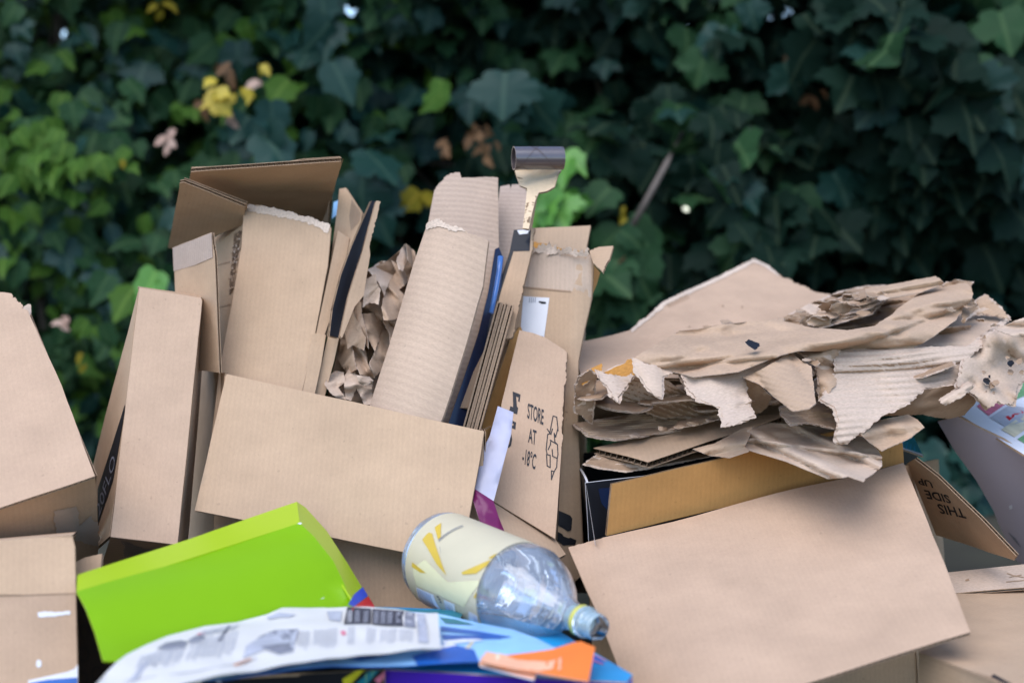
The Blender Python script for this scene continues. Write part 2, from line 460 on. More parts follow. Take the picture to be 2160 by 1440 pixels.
def translucent(m, amt):
    N, L = m.node_tree.nodes, m.node_tree.links; b = N['Principled BSDF']; src = b.inputs['Base Color'].links[0].from_socket
    tl = N.new('ShaderNodeBsdfTranslucent'); L.new(src, tl.inputs[0]); ms = N.new('ShaderNodeMixShader'); ms.inputs[0].default_value = amt
    L.new(b.outputs[0], ms.inputs[1]); L.new(tl.outputs[0], ms.inputs[2]); L.new(ms.outputs[0], N['Material Output'].inputs[0])
translucent(M['bottle_label'], .4); translucent(M['film_white'], .3); translucent(M['purple_film'], .3); translucent(M['news'], .15)
M['tube'] = plain('grey_brown_tube', (.075, .055, .055), .34, .8, .12, 30, .9)

# ---------------------------------------------------------------- ground
gm, t_, N_, L_, b_ = mat('earth')
tc = N_.new('ShaderNodeTexCoord'); n1 = N_.new('ShaderNodeTexNoise'); n1.inputs['Scale'].default_value = 6; n1.inputs['Detail'].default_value = 8
L_.new(tc.outputs['Object'], n1.inputs['Vector'])
cr = N_.new('ShaderNodeValToRGB'); cr.color_ramp.elements[0].color = (.018, .014, .009, 1); cr.color_ramp.elements[1].color = (.06, .055, .03, 1)
L_.new(n1.outputs[0], cr.inputs[0]); L_.new(cr.outputs[0], b_.inputs['Base Color']); b_.inputs['Roughness'].default_value = .95
bp = N_.new('ShaderNodeBump'); bp.inputs['Strength'].default_value = .6; L_.new(n1.outputs[0], bp.inputs['Height']); L_.new(bp.outputs[0], b_.inputs['Normal'])
g = MB(); gv = []; gf = []
xs = [-200, -60, -20, -8, -4, -2, -1, 0, 1, 2, 4, 8, 20, 60, 200]
for y in xs:
    for x in xs: gv.append((x, y, (.03 * noise.noise((x * .7, y * .7, 0)) - .02) if abs(x) < 10 and abs(y) < 10 else -.02))
k = len(xs)
for j in range(k - 1):
    for i in range(k - 1): gf.append([j * k + i, j * k + i + 1, (j + 1) * k + i + 1, (j + 1) * k + i])
g.add(gv, gf, gm)
go = g.build('ground', origin=(0, 0, 0)); go['kind'] = 'structure'
def tube(mb, pts, r0, r1, m, n=7):
    pts = [Vector(p) for p in pts]; V = []; F = []
    for i, p in enumerate(pts):
        d = (pts[min(i + 1, len(pts) - 1)] - pts[max(i - 1, 0)]).normalized()
        a = d.orthogonal().normalized(); b = d.cross(a); r = r0 + (r1 - r0) * i / (len(pts) - 1)
        for k in range(n): V.append(p + (a * math.cos(6.2832 * k / n) + b * math.sin(6.2832 * k / n)) * r)
    for i in range(len(pts) - 1):
        for k in range(n): F.append([i * n + k, i * n + (k + 1) % n, (i + 1) * n + (k + 1) % n, (i + 1) * n + k])
    F += [list(range(n))[::-1], [(len(pts) - 1) * n + k for k in range(n)]]
    mb.add(V, F, m)

# ---------------------------------------------------------------- the heap
Z1, Z2, Z3, Z4 = zc(0, 580, 1.674), zc(340, 300, 2.571), zc(640, 290, 2.1485), zc(380, 740, 2.058)
Z5, Z6, Z7, Z8 = zc(960, 440, 1.945), zc(1180, 540, 2.204), zc(980, 800, 3.789), zc(1180, 860, 2.204)
Z9, R6, ZB, ZN = zc(1880, 780, 2.88), zc(1040, 290, 5.333), zc(840, 1080, 4.0), zc(180, 1240, 2.769)
def dz(px, py, z):
    r = ray(px, py); return (z - CAM_LOC.z) / r.z
def H(px, py, z): return (px, py, dz(px, py, z))
def single(sh, name, label, cat, group=None): return tag(sh.mb.build(name), label, cat, group)
SEED = [0]
def sh(pl, outline, m='card', **k):
    SEED[0] += 1; k.setdefault('seed', SEED[0])
    if not isinstance(pl, Pl): pl = Pl(*pl)
    if isinstance(k.get('back'), str): k['back'] = M[k['back']]
    return Sheet(pl, outline, M[m] if isinstance(m, str) else m, **k)
VJ = 'j2.2'
def plc(q, d):
    xs = [p[0] for p in q]; ys = [p[1] for p in q]; cx, cy = (min(xs) + max(xs)) / 2, (min(ys) + max(ys)) / 2
    return ((min(xs), cy, d[0]), (max(xs), cy, d[1]), (cx, max(ys), d[2]))

# --- open carton in the middle: walls, front flap, raised side flap
c = thing('open_carton', 'large open brown carton in the middle holding folded cardboard, its plain front flap hanging out', 'carton', P(740, 1500, 2.0))
fl = sh(((478, 788, 1.97), (1020, 909, 1.87), (410, 1075, 1.87)), [(478, 788), (1021, 909), (1012, 968), (996, 1051), (972, 1189), (846, 1163), (410, 1075)], 'card', flute=((750, 850), (730, 1100)), seed=3, res=.012, warp=.003)
fl.mb.build('front_flap', c)
sh(((478, 788, 1.978), (1020, 909, 1.878), (478, 1500, 1.85)), [(474, 792), (1020, 913), (1012, 1540), (420, 1540)], 'card', flute=((750, 850), (750, 1100)), seed=4).mb.build('front_wall', c)
sh(((476, 787, 1.985), (405, 776, 2.30), (430, 1500, 2.03)), [(476, 787, 1.985), (404, 776, 2.30), (340, 1480, 2.36), (400, 1540, 2.03)], 'card', flute=((450, 800), (440, 1100)), seed=5).mb.build('side_wall', c)
sh(((1019, 913, 1.882), (1006, 885, 2.22), (1005, 1500, 1.93)), [(1019, 913, 1.882), (1006, 885, 2.22), (985, 1440, 2.28), (1005, 1540, 1.86)], 'card', seed=6).mb.build('side_wall', c)
sh(((404, 790, 2.30), (1006, 885, 2.22), (404, 1500, 2.36)), [(404, 800), (1006, 890), (985, 1440), (340, 1480)], 'card', seed=7).mb.build('back_wall', c)
rf = sh(((367, 522, 2.14), (446, 490, 2.02), (462, 780, 1.985)), [(367, 522), (446, 490, VJ), (452, 540), (463, 786), (404, 778), (384, 770), (370, 620)], 'card', flute=((446, 490), (463, 780)), seed=8)
rt = MB(); rf.patch([(366, 523), (447, 491), (449, 543), (410, 560), (368, 572)], M['card_grey'], .0007, mb=rt)
rfo = rf.mb.build('side_flap', c); rt.build('tape', rfo)

# --- torn carton standing in it
DOFF[0] = .075
c = thing('torn_carton', 'tall torn brown carton with dark flaps spread at its top, inside the open carton', 'carton', P(580, 900, 2.0))
tp = sh(((515, 432, 2.06), (698, 478, 2.02), (560, 830, 1.93)), [(515, 431, 'j3'), (560, 436, 'j3'), (640, 456, 'j2'), (684, 470), (698, 479), (691, 560), (662, 720), (630, 860), (600, 960), (445, 930), (462, 785), (490, 640), (509, 520)], 'card', flute=((560, 440), (520, 820)), seed=11, warp=.004)
fray = board('frayed_ply', (.60, .49, .38), 0, .2, .25)
tp.patch([(514, 430), (560, 435), (640, 455), (686, 470), (680, 479), (640, 468), (600, 458), (556, 452), (516, 444)], fray, .0009, .006, jag=3)
tp.patch([(640, 455), (686, 470), (696, 480), (690, 492), (664, 478)], fray, .0012, .006, jag=3)
tp.mb.build('front_panel', c)
ts = sh(((452, 500, 2.16), (513, 470, 2.075), (462, 780, 2.05)), [(449, 500, 2.16), (514, 470, 2.075), (509, 520, 2.07), (490, 640, 2.03), (462, 785, 1.97), (455, 785, 2.1)], 'card', flute=((480, 490), (460, 780)), seed=12)
vo = plain('torn_void_shade', (.15, .095, .06), .9, .1, .3, 80)  # dark colour paints the shade in the hollows of the torn flutes
ts.patch(Z2((440, 478), (400, 500), (390, 600), (378, 720), (374, 830), (388, 800), (412, 640), (428, 540)), vo, .0015, jag=3)
rn = random.Random(4)
for k in range(130):
    t = rn.random(); x = 420 - t * 34 + rn.uniform(-20, 20); y = 490 + t * 310; e = rn.uniform(2, 6)
    ts.patch(Z2(*[(x + e * math.cos(a_) * rn.uniform(.3, 1.3), y + e * 1.3 * math.sin(a_) * rn.uniform(.4, 1.3)) for a_ in (0, 1.2, 2.4, 3.6, 4.9)]), rn.choice([M['liner'], M['kraft_brown'], M['kraft'], M['card_dark']]), .0022)
for y in (560, 650): ts.line([(456, y), (486, y - 8)], 2, M['kraft_brown'], .0008)
ts.mb.build('side_panel', c)
bf = sh(((403, 364, 2.0), (718, 341, 1.96), (684, 471, 2.24)), [(403, 363), (720, 340), (718, 352), (684, 474), (600, 470), (510, 440), (398, 392)], 'card', t=.006, flute=((403, 363), (684, 471)), seed=13)
bf.mb.build('back_flap', c)
sh(((719, 338, 1.955), (716, 372, 2.0), (680, 474, 2.24)), [(712, 339, 1.95), (720, 339, 1.958), (708, 400, 2.1), (692, 474, 2.2), (678, 470, 2.245), (700, 400, 2.1)], 'liner', t=.004, seed=14).mb.build('edge_flap', c)
lf = sh(((385, 385, 1.98), (516, 437, 2.03), (354, 523, 2.16)), [(379, 386), (388, 384), (517, 437), (514, 474), (449, 500), (367, 527), (354, 523), (378, 400)], 'card', t=.005, flute=((385, 385), (354, 523)), seed=15)
lf.mb.build('side_flap', c)
sh(((388, 381, 1.985), (520, 430, 2.035), (360, 500, 2.17)), [(388, 380), (522, 431), (516, 470), (450, 492), (375, 500)], 'card', t=.004, seed=16).mb.build('side_flap', c)
sh(((404, 358, 2.01), (719, 336, 1.97), (684, 465, 2.26)), [(404, 358), (560, 352), (640, 340), (718, 336), (690, 440), (560, 440), (400, 384)], 'card', t=.004, seed=17).mb.build('back_flap', c)

# --- small pale blue scrap behind
single(sh(((704, 420, 2.2), (716, 420, 2.2), (704, 460, 2.2)), [(704, 426), (716, 422), (712, 452), (700, 462)], 'sky_blue', t=.0015), 'paper_scrap', 'tiny pale blue scrap between the torn carton and the folded cardboard', 'scrap')

# --- folded flattened cardboard, two bundles
c = thing('folded_carton', 'flattened brown carton folded double, standing right of the torn carton with clear tape on top', 'cardboard', P(680, 860, 1.98))
s = sh(((716, 398, 2.10), (764, 448, 2.04), (690, 700, 1.97)), Z2((965, 252), (1000, 246), (1087, 380), (1075, 470), (1030, 640), (985, 780), (900, 1050), (845, 1045), (920, 640)), 'card', flute=((730, 400), (690, 700)), seed=20)
tb = MB(); s.patch(Z2((1035, 310), (1085, 382), (1075, 430), (1030, 480), (1020, 400)), M['tape'], .0012, mb=tb)
o = s.mb.build('back_panel', c); tb.build('tape', o)
sh(((724, 486, 2.03), (738, 500, 2.03), (680, 720, 1.955)), Z2((958, 478), (1022, 520), (990, 690), (935, 900), (880, 1060), (840, 1040), (925, 640)), 'card', flute=((724, 486), (680, 720)), seed=21).mb.build('front_panel', c)
sh(((657, 704, 1.95), (688, 706, 1.95), (640, 830, 1.92)), Z2((820, 1038, VJ), (893, 1046), (868, 1200), (830, 1380), (800, 1480), (730, 1480), (762, 1340), (795, 1160)), 'card', flute=((670, 704), (650, 830)), seed=22).mb.build('lower_flap', c)
c = thing('folded_board', 'folded cardboard with a black inner side, leaning behind the crumpled kraft paper', 'cardboard', P(715, 860, 1.99))
sh(((788, 424, 2.04), (745, 518, 1.99), (705, 700, 1.925)), Z2((1140, 318), (1172, 320), (1110, 560), (1010, 860), (960, 1062), (910, 1050), (928, 900), (975, 720), (1036, 560)), 'black', t=.005, back='card', seed=23, bend=None).mb.build('back_panel', c)
sh(((795, 428, 2.02), (780, 540, 1.98), (722, 700, 1.91)), Z2((1166, 318, VJ), (1190, 324, 'j3'), (1130, 560), (1135, 610), (1100, 830), (1050, 890), (980, 1062), (968, 1050), (1020, 820), (1094, 590)), 'card', t=.005, flute=((790, 428), (720, 700)), seed=24).mb.build('front_panel', c)
sh(((693, 706, 1.955), (712, 712, 1.955), (680, 830, 1.93)), Z2((905, 1044, VJ), (965, 1054), (938, 1180), (880, 1400), (845, 1480), (800, 1480), (838, 1350), (870, 1200)), 'card', flute=((700, 706), (680, 830)), seed=25).mb.build('lower_flap', c)

# --- crumpled kraft paper
def paper(pl, outl, m, amp, fr, seed, mb=None, res=.006, extra=None, jag=None, t=.0007):
    fs = [facet(amp, fr * 1.6, seed)]
    pl = pl if isinstance(pl, Pl) else Pl(*pl)
    if extra: fs += [e(pl) if callable(e) and getattr(e, '__name__', '') == '<lambda>' else e for e in extra]
    if jag: outl = [tuple(p) + (f'j{jag}',) for p in outl]
    return Sheet(pl, outl, M[m], t=t, rim=M['liner'], bend=both(*fs), seed=seed, res=res, warp=0, mb=mb, relief=True)
mb = MB()
paper(((860, 520, 2.10), (880, 620, 2.08), (720, 830, 1.99)), Z2((1325, 560), (1385, 620), (1395, 760), (1350, 960), (1250, 1240), (1190, 1420), (900, 1400), (960, 1080), (1010, 900), (1110, 700), (1230, 640)), 'kraft_brown', .045, 13, 31, mb, res=.004)
for i, (pts, d, m) in enumerate([
    (((1278, 640), (1300, 580), (1328, 550), (1350, 565), (1335, 640), (1310, 700), (1290, 690)), (2.03, 2.08, 2.03), 'kraft_light'),
    (((1328, 550), (1375, 590), (1392, 650), (1375, 700), (1340, 640)), (2.03, 2.09, 2.05), 'kraft'),
    (((1120, 690), (1190, 645), (1250, 640), (1275, 700), (1230, 770), (1210, 830), (1180, 760)), (2.0, 2.07, 1.99), 'kraft_light'),
    (((1250, 640), (1330, 700), (1335, 760), (1290, 800), (1330, 840), (1305, 940), (1270, 960), (1210, 965), (1195, 890), (1220, 780), (1275, 700)), (2.0, 2.06, 1.97), 'kraft'),
    (((1335, 740), (1385, 735), (1378, 860), (1340, 900), (1325, 830)), (2.05, 2.05, 2.0), 'kraft'),
    (((1105, 745), (1165, 712), (1168, 760), (1190, 800), (1178, 880), (1130, 868), (1092, 895)), (2.01, 1.97, 1.96), 'kraft_light'),
    (((1020, 900), (1050, 830), (1085, 870), (1085, 920), (1120, 1060), (1125, 1120), (1080, 1060), (1040, 960)), (2.01, 1.96, 1.95), 'kraft'),
    (((1092, 930), (1150, 925), (1200, 975), (1185, 1060), (1160, 1130), (1120, 1060)), (1.97, 2.01, 1.95), 'kraft'),
    (((1200, 975), (1262, 1060), (1262, 1120), (1235, 1200), (1160, 1270), (1130, 1200), (1160, 1130), (1185, 1060)), (1.95, 2.02, 1.94), 'kraft'),
    (((985, 960), (1030, 895), (1060, 960), (1110, 1060), (1100, 1130), (1040, 1100), (1010, 1120)), (1.99, 1.95, 1.94), 'kraft'),
    (((1040, 1080), (1110, 1130), (1120, 1200), (1160, 1275), (1080, 1260), (1045, 1180)), (1.95, 1.99, 1.93), 'kraft'),
    (((1205, 970), (1300, 945), (1275, 1060), (1245, 1130), (1240, 1040)), (1.97, 2.03, 1.97), 'kraft'),
    (((975, 1040), (1045, 1050), (1030, 1090), (1060, 1230), (1010, 1260), (960, 1180)), (2.0, 1.96, 1.95), 'kraft')]):
    q = Z2(*pts)
    paper(plc(q, d), q, m, .020, 15, 40 + i, mb, jag=1.2, res=.0035, extra=[lambda pl, a=min(q, key=lambda p: p[1]), b=max(q, key=lambda p: p[1]): folds(pl, a, b, 18, .026, i * 3.3)])
tag(mb.build('crumpled_paper'), 'big brown wad of crumpled packing paper left of the curved ribbed sheet', 'packing paper')
mb = MB()
for i, (pts, d) in enumerate([(((885, 1312), (905, 1262), (945, 1238), (990, 1245), (1000, 1300), (960, 1330), (1010, 1400), (930, 1370)), (1.93, 1.93, 1.90)),
                              (((990, 1270), (1040, 1198), (1060, 1262), (1150, 1290), (1140, 1420), (1100, 1420), (1060, 1330), (1030, 1400), (1000, 1390)), (1.92, 1.94, 1.90)),
                              (((1060, 1262), (1130, 1270), (1152, 1292), (1105, 1320), (1070, 1300)), (1.90, 1.91, 1.89)),
                              (((960, 1290), (1035, 1270), (1060, 1420), (1000, 1500), (940, 1400)), (1.95, 1.95, 1.93))]):
    q = Z2(*pts)
    paper(plc(q, d), q, 'kraft_light', .024, 26, 60 + i, mb, jag=1, res=.0035)
tag(mb.build('crumpled_paper'), 'small pale crumpled paper ball poking over the front flap of the open carton', 'packing paper')

# --- the curved ribbed sheets
pl = Pl((919, 492, 1.98), (1045, 525, 1.93), (820, 850, 1.90))
s = sh(pl, [(919, 491, 'j3'), (947, 489, 'j3'), (982, 509, VJ), (1046, 526), (1031, 616), (994, 746), (950, 890), (905, 1010), (760, 980), (796, 858), (835, 746), (887, 569)], 'card_rib2', t=.004, flute=((900, 600), (1030, 640)), seed=70, res=.012,
          bend=both(bulge(pl, (985, 495), (873, 880), 118, .045, .9)))
s.patch([(918, 490), (947, 488), (984, 508), (1008, 516), (986, 518), (950, 506), (916, 504)], fray, .0012, .006, jag=4)
single(s, 'ribbed_sheet', 'pale ribbed cardboard sheet curved like a trough, nearest of the ribbed sheets', 'cardboard')
pl = Pl((938, 390, 2.12), (1050, 384, 2.12), (887, 640, 2.04))
single(sh(pl, [(917, 414, 'j3'), (938, 386, 'j4'), (958, 379, 'j5'), (971, 377), (975, 389, 'j1.5'), (1051, 383), (1053, 530), (1040, 700), (960, 900), (840, 900), (872, 660), (887, 569)], 'card_rib', t=.006, flute=((930, 450), (1050, 460)), seed=71, res=.014,
          bend=bulge(pl, (985, 385), (960, 700), 110, .02, .9)), 'ribbed_sheet', 'grey-brown ribbed cardboard sheet standing taller behind the curved trough-like sheet', 'cardboard')
single(sh(((1056, 395, 2.16), (1108, 398, 2.15), (1050, 640, 2.07)), Z3((892, 222), (935, 214), (938, 235), (945, 214), (985, 212, VJ), (1014, 250), (1005, 420), (985, 600), (900, 900), (800, 900)), 'card_grey', t=.006, flute=((1060, 460), (1110, 462)), seed=72), 'ribbed_sheet', 'narrow grey ribbed cardboard sheet just left of the tube stalk', 'cardboard')

DOFF[0] = 0
# --- cardboard tube lying on a cut-out cardboard stalk
c = thing('cardboard_stalk', 'cut-out cardboard stalk with a flared head holding the dark tube', 'cardboard', P(1110, 500, 2.12))
pl = Pl((1087, 360, 2.14), (1184, 356, 2.13), (1110, 475, 2.045))
sh(pl, R6((245, 372), (768, 350), (740, 430), (692, 555), (612, 606), (512, 604), (475, 700), (400, 1010), (330, 1010), (350, 860), (385, 585), (300, 535), (262, 450)), board('cream_board', (.66, .52, .34), .05), t=.003, seed=74, res=.008, bend=crumple(.003, 30, 5)).mb.build('head', c)
sh(((1130, 406, 2.12), (1142, 408, 2.16), (1120, 478, 2.10)), [(1130, 406, 2.115), (1142, 408, 2.14), (1126, 485, 2.11), (1114, 485, 2.085)], 'card', t=.006, flute=((1130, 406), (1150, 408)), seed=75).mb.build('stiffener', c)
tm = MB(); A = P(1083.5, 334, 2.095); B = P(1187, 334, 2.11); ax = (B - A).normalized(); u = ax.cross(Vector((0, 0, 1))).normalized(); v_ = ax.cross(u); n = 48
for r0, flip in ((.0172, 1), (.0160, -1)):
    V = [p + (u * math.cos(6.2832 * k / n) + v_ * math.sin(6.2832 * k / n)) * (r0 + .0003 * math.sin(3 * 6.2832 * k / n)) for p in (A, A.lerp(B, .33), A.lerp(B, .66), B) for k in range(n)]
    F = []
    for j in range(3):
        for k in range(n):
            f = [j * n + k, j * n + (k + 1) % n, (j + 1) * n + (k + 1) % n, (j + 1) * n + k]; F.append(f if flip > 0 else f[::-1])
    tm.add(V, F, M['tube'], [(0, 0)] * len(V))
for p in (A, B):
    V = [p + (u * math.cos(6.2832 * k / n) + v_ * math.sin(6.2832 * k / n)) * r0 for r0 in (.0172, .0160) for k in range(n)]
    tm.add(V, [[k, (k + 1) % n, n + (k + 1) % n, n + k] for k in range(n)], M['liner'], None, False)
# spiral seams of the wound paper
sm_ = plain('tube_seam', (.085, .06, .055), .5, .5, .1)
for off, sgn in ((0, 1), (.5, 1), (.2, -1)):
    V = []; L = (B - A).length
    for k in range(41):
        t = k / 40; a = sgn * t * 5.2 + off * 6.28
        rad = u * math.cos(a) + v_ * math.sin(a); ct = A + ax * (L * t)
        V += [ct + rad * .01765 - ax * .0006, ct + rad * .01765 + ax * .0006]
    tm.add(V, [[2 * k, 2 * k + 2, 2 * k + 3, 2 * k + 1] for k in range(40)], sm_)
tag(tm.build('cardboard_tube'), 'short dark grey cardboard tube lying across the top of the cut-out stalk', 'tube')

DOFF[0] = .07
# --- dark blue folder, black-topped strip, stack of board edges
single(sh(((1046, 526, 2.03), (1060, 545, 2.03), (975, 890, 1.93)), [(1044, 526), (1052, 522), (1062, 545), (1056, 620), (1040, 700), (1005, 850), (980, 940), (930, 940), (960, 850), (1010, 700), (1030, 616)], 'navy', t=.003, core=False, seed=80), 'plastic_folder', 'dark navy glossy folder squeezed behind the curved ribbed sheet', 'folder')
mb = MB(); tube(mb, [P(1056, 541, 2.02), P(1053, 570, 2.015), P(1046, 610, 2.0), P(1036, 660, 1.985)], .0042, .0034, plain('blue_highlight', (.06, .16, .42), .18, .6, .05), 10)  # solid strip standing in for a light blue highlight on the folder edge
tag(mb.build('folder_highlight'), 'thin shiny blue strip added as the highlight on the edge of the navy folder', 'highlight')
s = sh(((1087, 484, 2.06), (1127, 481, 2.05), (1066, 710, 1.97)), [(1086, 484), (1128, 480, VJ), (1121, 530), (1107, 590, VJ), (1092, 660, VJ), (1079, 712), (1062, 715), (1025, 860), (960, 860), (1020, 740), (1050, 620)], 'card', t=.004, flute=((1107, 480), (1070, 700)), seed=81)
s.patch([(1084, 485), (1120, 482), (1117, 529), (1075, 530)], M['black'])
s.patch([(1091, 486), (1118, 484), (1113, 493), (1096, 495)], M['label_white'], .001)
s.patch([(1075, 530), (1083, 530), (1058, 610), (1036, 690), (1020, 740), (1040, 640)], M['black'])
single(s, 'lined_board', 'tall brown board with a black square printed at its top, standing behind the double-wall stack', 'cardboard')
c = thing('board_stack', 'two thick double-wall cardboard strips pressed together, their fluted edges facing out', 'cardboard', P(1000, 905, 1.93))
for i, (xo, dd, dt) in enumerate([(0, 0, .014), (16, -.002, .0135)]):
    a, b, e = (1047 + xo, 642 + xo * .2, 1.965 + dd), (975 + xo, 905 + xo * .25, 1.905 + dd), (1066 + xo, 640, 2.25)
    a3, b3 = P(*a), P(*b); ln = (b3 - a3); 
    pl = Pl((a[0], a[1], a[2]), (b[0], b[1], b[2]), e)
    if pl.n.x > 0: pl.n = -pl.n; pl.ey = -pl.ey
    L = ln.length; q = lambda x, y: pl.at((x, y))
    s = Sheet.__new__(Sheet)
    class _Q: pass
    sg = 1 if pl.q(e).y > 0 else -1
    corners = [(-.005, 0), (L * 1.12, 0), (L * 1.12, .2 * sg), (-.005, .2 * sg)]
    if sg < 0: corners = corners[::-1]
    class PQ(Pl):
        def __init__(s, base): s.o, s.ex, s.ey, s.n = base.o, base.ex, base.ey, base.n
        def q(s, p): return Vector((p[0], p[1])) if len(p) == 2 and abs(p[0]) < 10 else Pl.q(s, p)
    pq = PQ(pl)
    st = Sheet(pq, corners, M['card'], t=dt / 2, lt=.0024, seed=82 + i, warp=0, res=.05, flute=((0, 0), (0, 1)))
    pq2 = PQ(pl); pq2.o = pl.o - pl.n * (dt / 2 + .0003)
    Sheet(pq2, corners, M['card'], t=dt / 2, lt=.0024, seed=84 + i, warp=0, res=.05, flute=((0, 0), (0, 1)), mb=st.mb)
    st.mb.build('board', c)
single(sh(((1078, 712, 2.0), (1100, 690, 2.02), (1010, 905, 1.93)), Z3((940, 905), (985, 855, VJ), (992, 870), (975, 960), (930, 1130, VJ), (850, 1330), (800, 1480), (740, 1480), (800, 1320), (880, 1080)), 'card_ochre_shade', t=.004, flute=((1090, 700), (1015, 905)), seed=86), 'cardboard_strip', 'plain brown cardboard strip leaning at the right of the double-wall stack', 'cardboard')
single(sh(((1022, 905, 1.90), (1034, 900, 1.92), (1018, 960, 1.9)), [(1021, 907), (1036, 898), (1033, 940), (1020, 960), (1014, 965)], 'card_ochre_shade', t=.003, seed=87), 'cardboard_scrap', 'small curled brown scrap at the top right corner of the front flap', 'cardboard')

DOFF[0] = 0
# --- tall carton with white label
c = thing('tall_carton', 'tall narrow brown carton with a ragged torn top and a white label', 'carton', P(1170, 1300, 2.12))
pl = Pl((1100, 530, 2.14), (1240, 530, 2.10), (1150, 1140, 2.0))
s = sh(pl, [(1100, 526, 'j4'), (1165, 524, 'j4'), (1222, 531), (1246, 532), (1241, 620), (1227, 697), (1217, 759), (1213, 880), (1214, 1200), (1150, 1300), (1090, 1300), (1085, 700)], 'card', t=.004, res=.008, flute=((1160, 530), (1150, 1140)), seed=90,
       bend=lift(pl, (1196, 800), (1240, 800), -.03, 1.7))
s.patch([(1099, 527), (1222, 531), (1243, 533), (1240, 622), (1203, 614), (1093, 605)], board('frosted_tape', (.50, .39, .29), .15), .0006)
s.patch([(1092, 603), (1203, 613), (1241, 621), (1241, 624), (1203, 616), (1092, 606)], M['kraft_brown'], .0008)
s.patch([(1104, 625), (1159, 628), (1148, 713), (1098, 700)], M['label_white'], .0009)
s.patch([(1137, 635), (1152, 637), (1152, 641), (1143, 641), (1137, 638)], M['ink'], .0013)
for k in range(4): s.line([(1118 + k * 4, 628), (1117 + k * 4, 638)], 1.4, M['grey_m'], .0013)
s.line([(1128, 707), (1146, 711)], 2.2, M['grey_d'], .0013)
s.patch([(1174, 1074), (1198, 1084), (1201, 1090), (1199, 1114), (1194, 1118), (1176, 1106)], M['ink'], .0022)
s.patch([(1174, 1120), (1206, 1134), (1204, 1144), (1186, 1148), (1174, 1138)], M['ink'], .0022)
for y in (806, 868): s.line([(1192, y), (1213, y + 2)], 2.5, M['kraft_brown'], .0007)  # dents drawn as thin dark lines, their shade painted on
s.mb.build('front_panel', c)
sh(((1122, 482, 2.24), (1246, 475, 2.22), (1200, 560, 2.16)), [(1122, 482), (1246, 475), (1236, 528), (1228, 560), (1120, 560)], 'card', flute=((1180, 480), (1175, 560)), seed=91).mb.build('back_flap', c)
sh(((1115, 515, 2.19), (1215, 525, 2.16), (1160, 560, 2.14)), [(1115, 512, 'j4'), (1140, 511, 'j4'), (1180, 522, 'j4'), (1222, 528), (1220, 570), (1110, 570)], 'orange_fibre', t=.002, seed=92).mb.build('torn_lining', c)
sh(((1100, 530, 2.135), (1240, 534, 2.09), (1160, 560, 2.115)), [(1100, 514, 'j9'), (1150, 517, 'j9'), (1200, 522, 'j9'), (1244, 526, 'j5'), (1240, 540, 'j4'), (1200, 536, 'j5'), (1140, 532, 'j5'), (1100, 530, 'j4')], fray, t=.0012, seed=96, res=.006, bend=facet(.010, 40, 7)).mb.build('torn_fringe', c)
sh(((1240, 528, 2.12), (1294, 520, 2.10), (1270, 574, 2.06)), [(1243, 530, 'j3'), (1262, 521), (1294, 519), (1288, 540, VJ), (1272, 575, VJ), (1252, 556)], 'card', t=.003, seed=93).mb.build('torn_corner', c)
sh(((1246, 534, 2.12), (1262, 576, 2.16), (1241, 622, 2.1)), [(1244, 534, 2.115), (1254, 556, 2.13), (1262, 575, 2.17), (1250, 600, 2.15), (1241, 640, 2.10)], 'card_ochre_shade', t=.004, seed=94).mb.build('side_flap', c)
sh(((1214, 760, 2.06), (1235, 640, 2.3), (1214, 1200, 2.06)), [(1222, 700, 2.13), (1232, 640, 2.3), (1222, 1250, 2.35), (1208, 1250, 2.06)], 'card', seed=95).mb.build('side_wall', c)

# --- STORE AT -18 C panel
c = thing('printed_carton', 'brown carton panel printed STORE AT -18°C with a recycling symbol', 'carton', P(1110, 1250, 1.95))
pl = Pl((1096, 697, 2.04), (1194, 738, 2.02), (1110, 1090, 1.90))
s = sh(pl, [(1096, 697), (1125, 703), (1150, 712), (1190, 737), (1196, 744, VJ), (1189, 841, VJ), (1184, 954), (1171, 1136), (1042, 1058), (1046, 1000), (1058, 851), (1078, 769)], 'card_flat', flute=((1140, 710), (1110, 1090)), seed=100, res=.02)
B_ = .018
s.text('STORE', (1112, 881), (34, 14.5), (1.5, -31), M['ink'], bold=B_)
s.text('AT', (1114, 932), (16.5, 6), (1.5, -29.5), M['ink'], bold=B_)
s.text('-18°C', (1101, 976), (28, 14), (3, -31), M['ink'], bold=B_)
for poly in ([(385, 98), (447, 122), (440, 182), (428, 176), (432, 146), (412, 138), (418, 214), (428, 232), (420, 280), (395, 272), (358, 250), (366, 215), (388, 224), (388, 200)],
             [(380, 330), (412, 345), (406, 402), (366, 384), (364, 362), (390, 372), (392, 356), (374, 350)],
             [(352, 424), (374, 436), (380, 480), (372, 530), (352, 548), (330, 540), (336, 516), (356, 522), (362, 490), (360, 460), (342, 452)]):
    s.patch(Z7(*poly), M['ink'])
for ln in ([(702, 396), (690, 440), (682, 426), (700, 330), (708, 292), (736, 302), (746, 390), (728, 460), (716, 430)], [(684, 486), (742, 520), (722, 500), (716, 440)],
           [(660, 396), (684, 432), (664, 440), (652, 560), (660, 600), (684, 606)], [(690, 486), (686, 520), (668, 560)], [(655, 600), (660, 690), (684, 704)], [(684, 606), (684, 700)],
           [(702, 612), (740, 630), (736, 700), (714, 740), (694, 800), (694, 730)], [(694, 730), (712, 735)], [(742, 520), (746, 600), (740, 632)], [(700, 560), (704, 612)], [(745, 396), (748, 410)]):
    s.line(Z7(*ln), 2.1, M['ink'])
s.mb.build('front_panel', c)
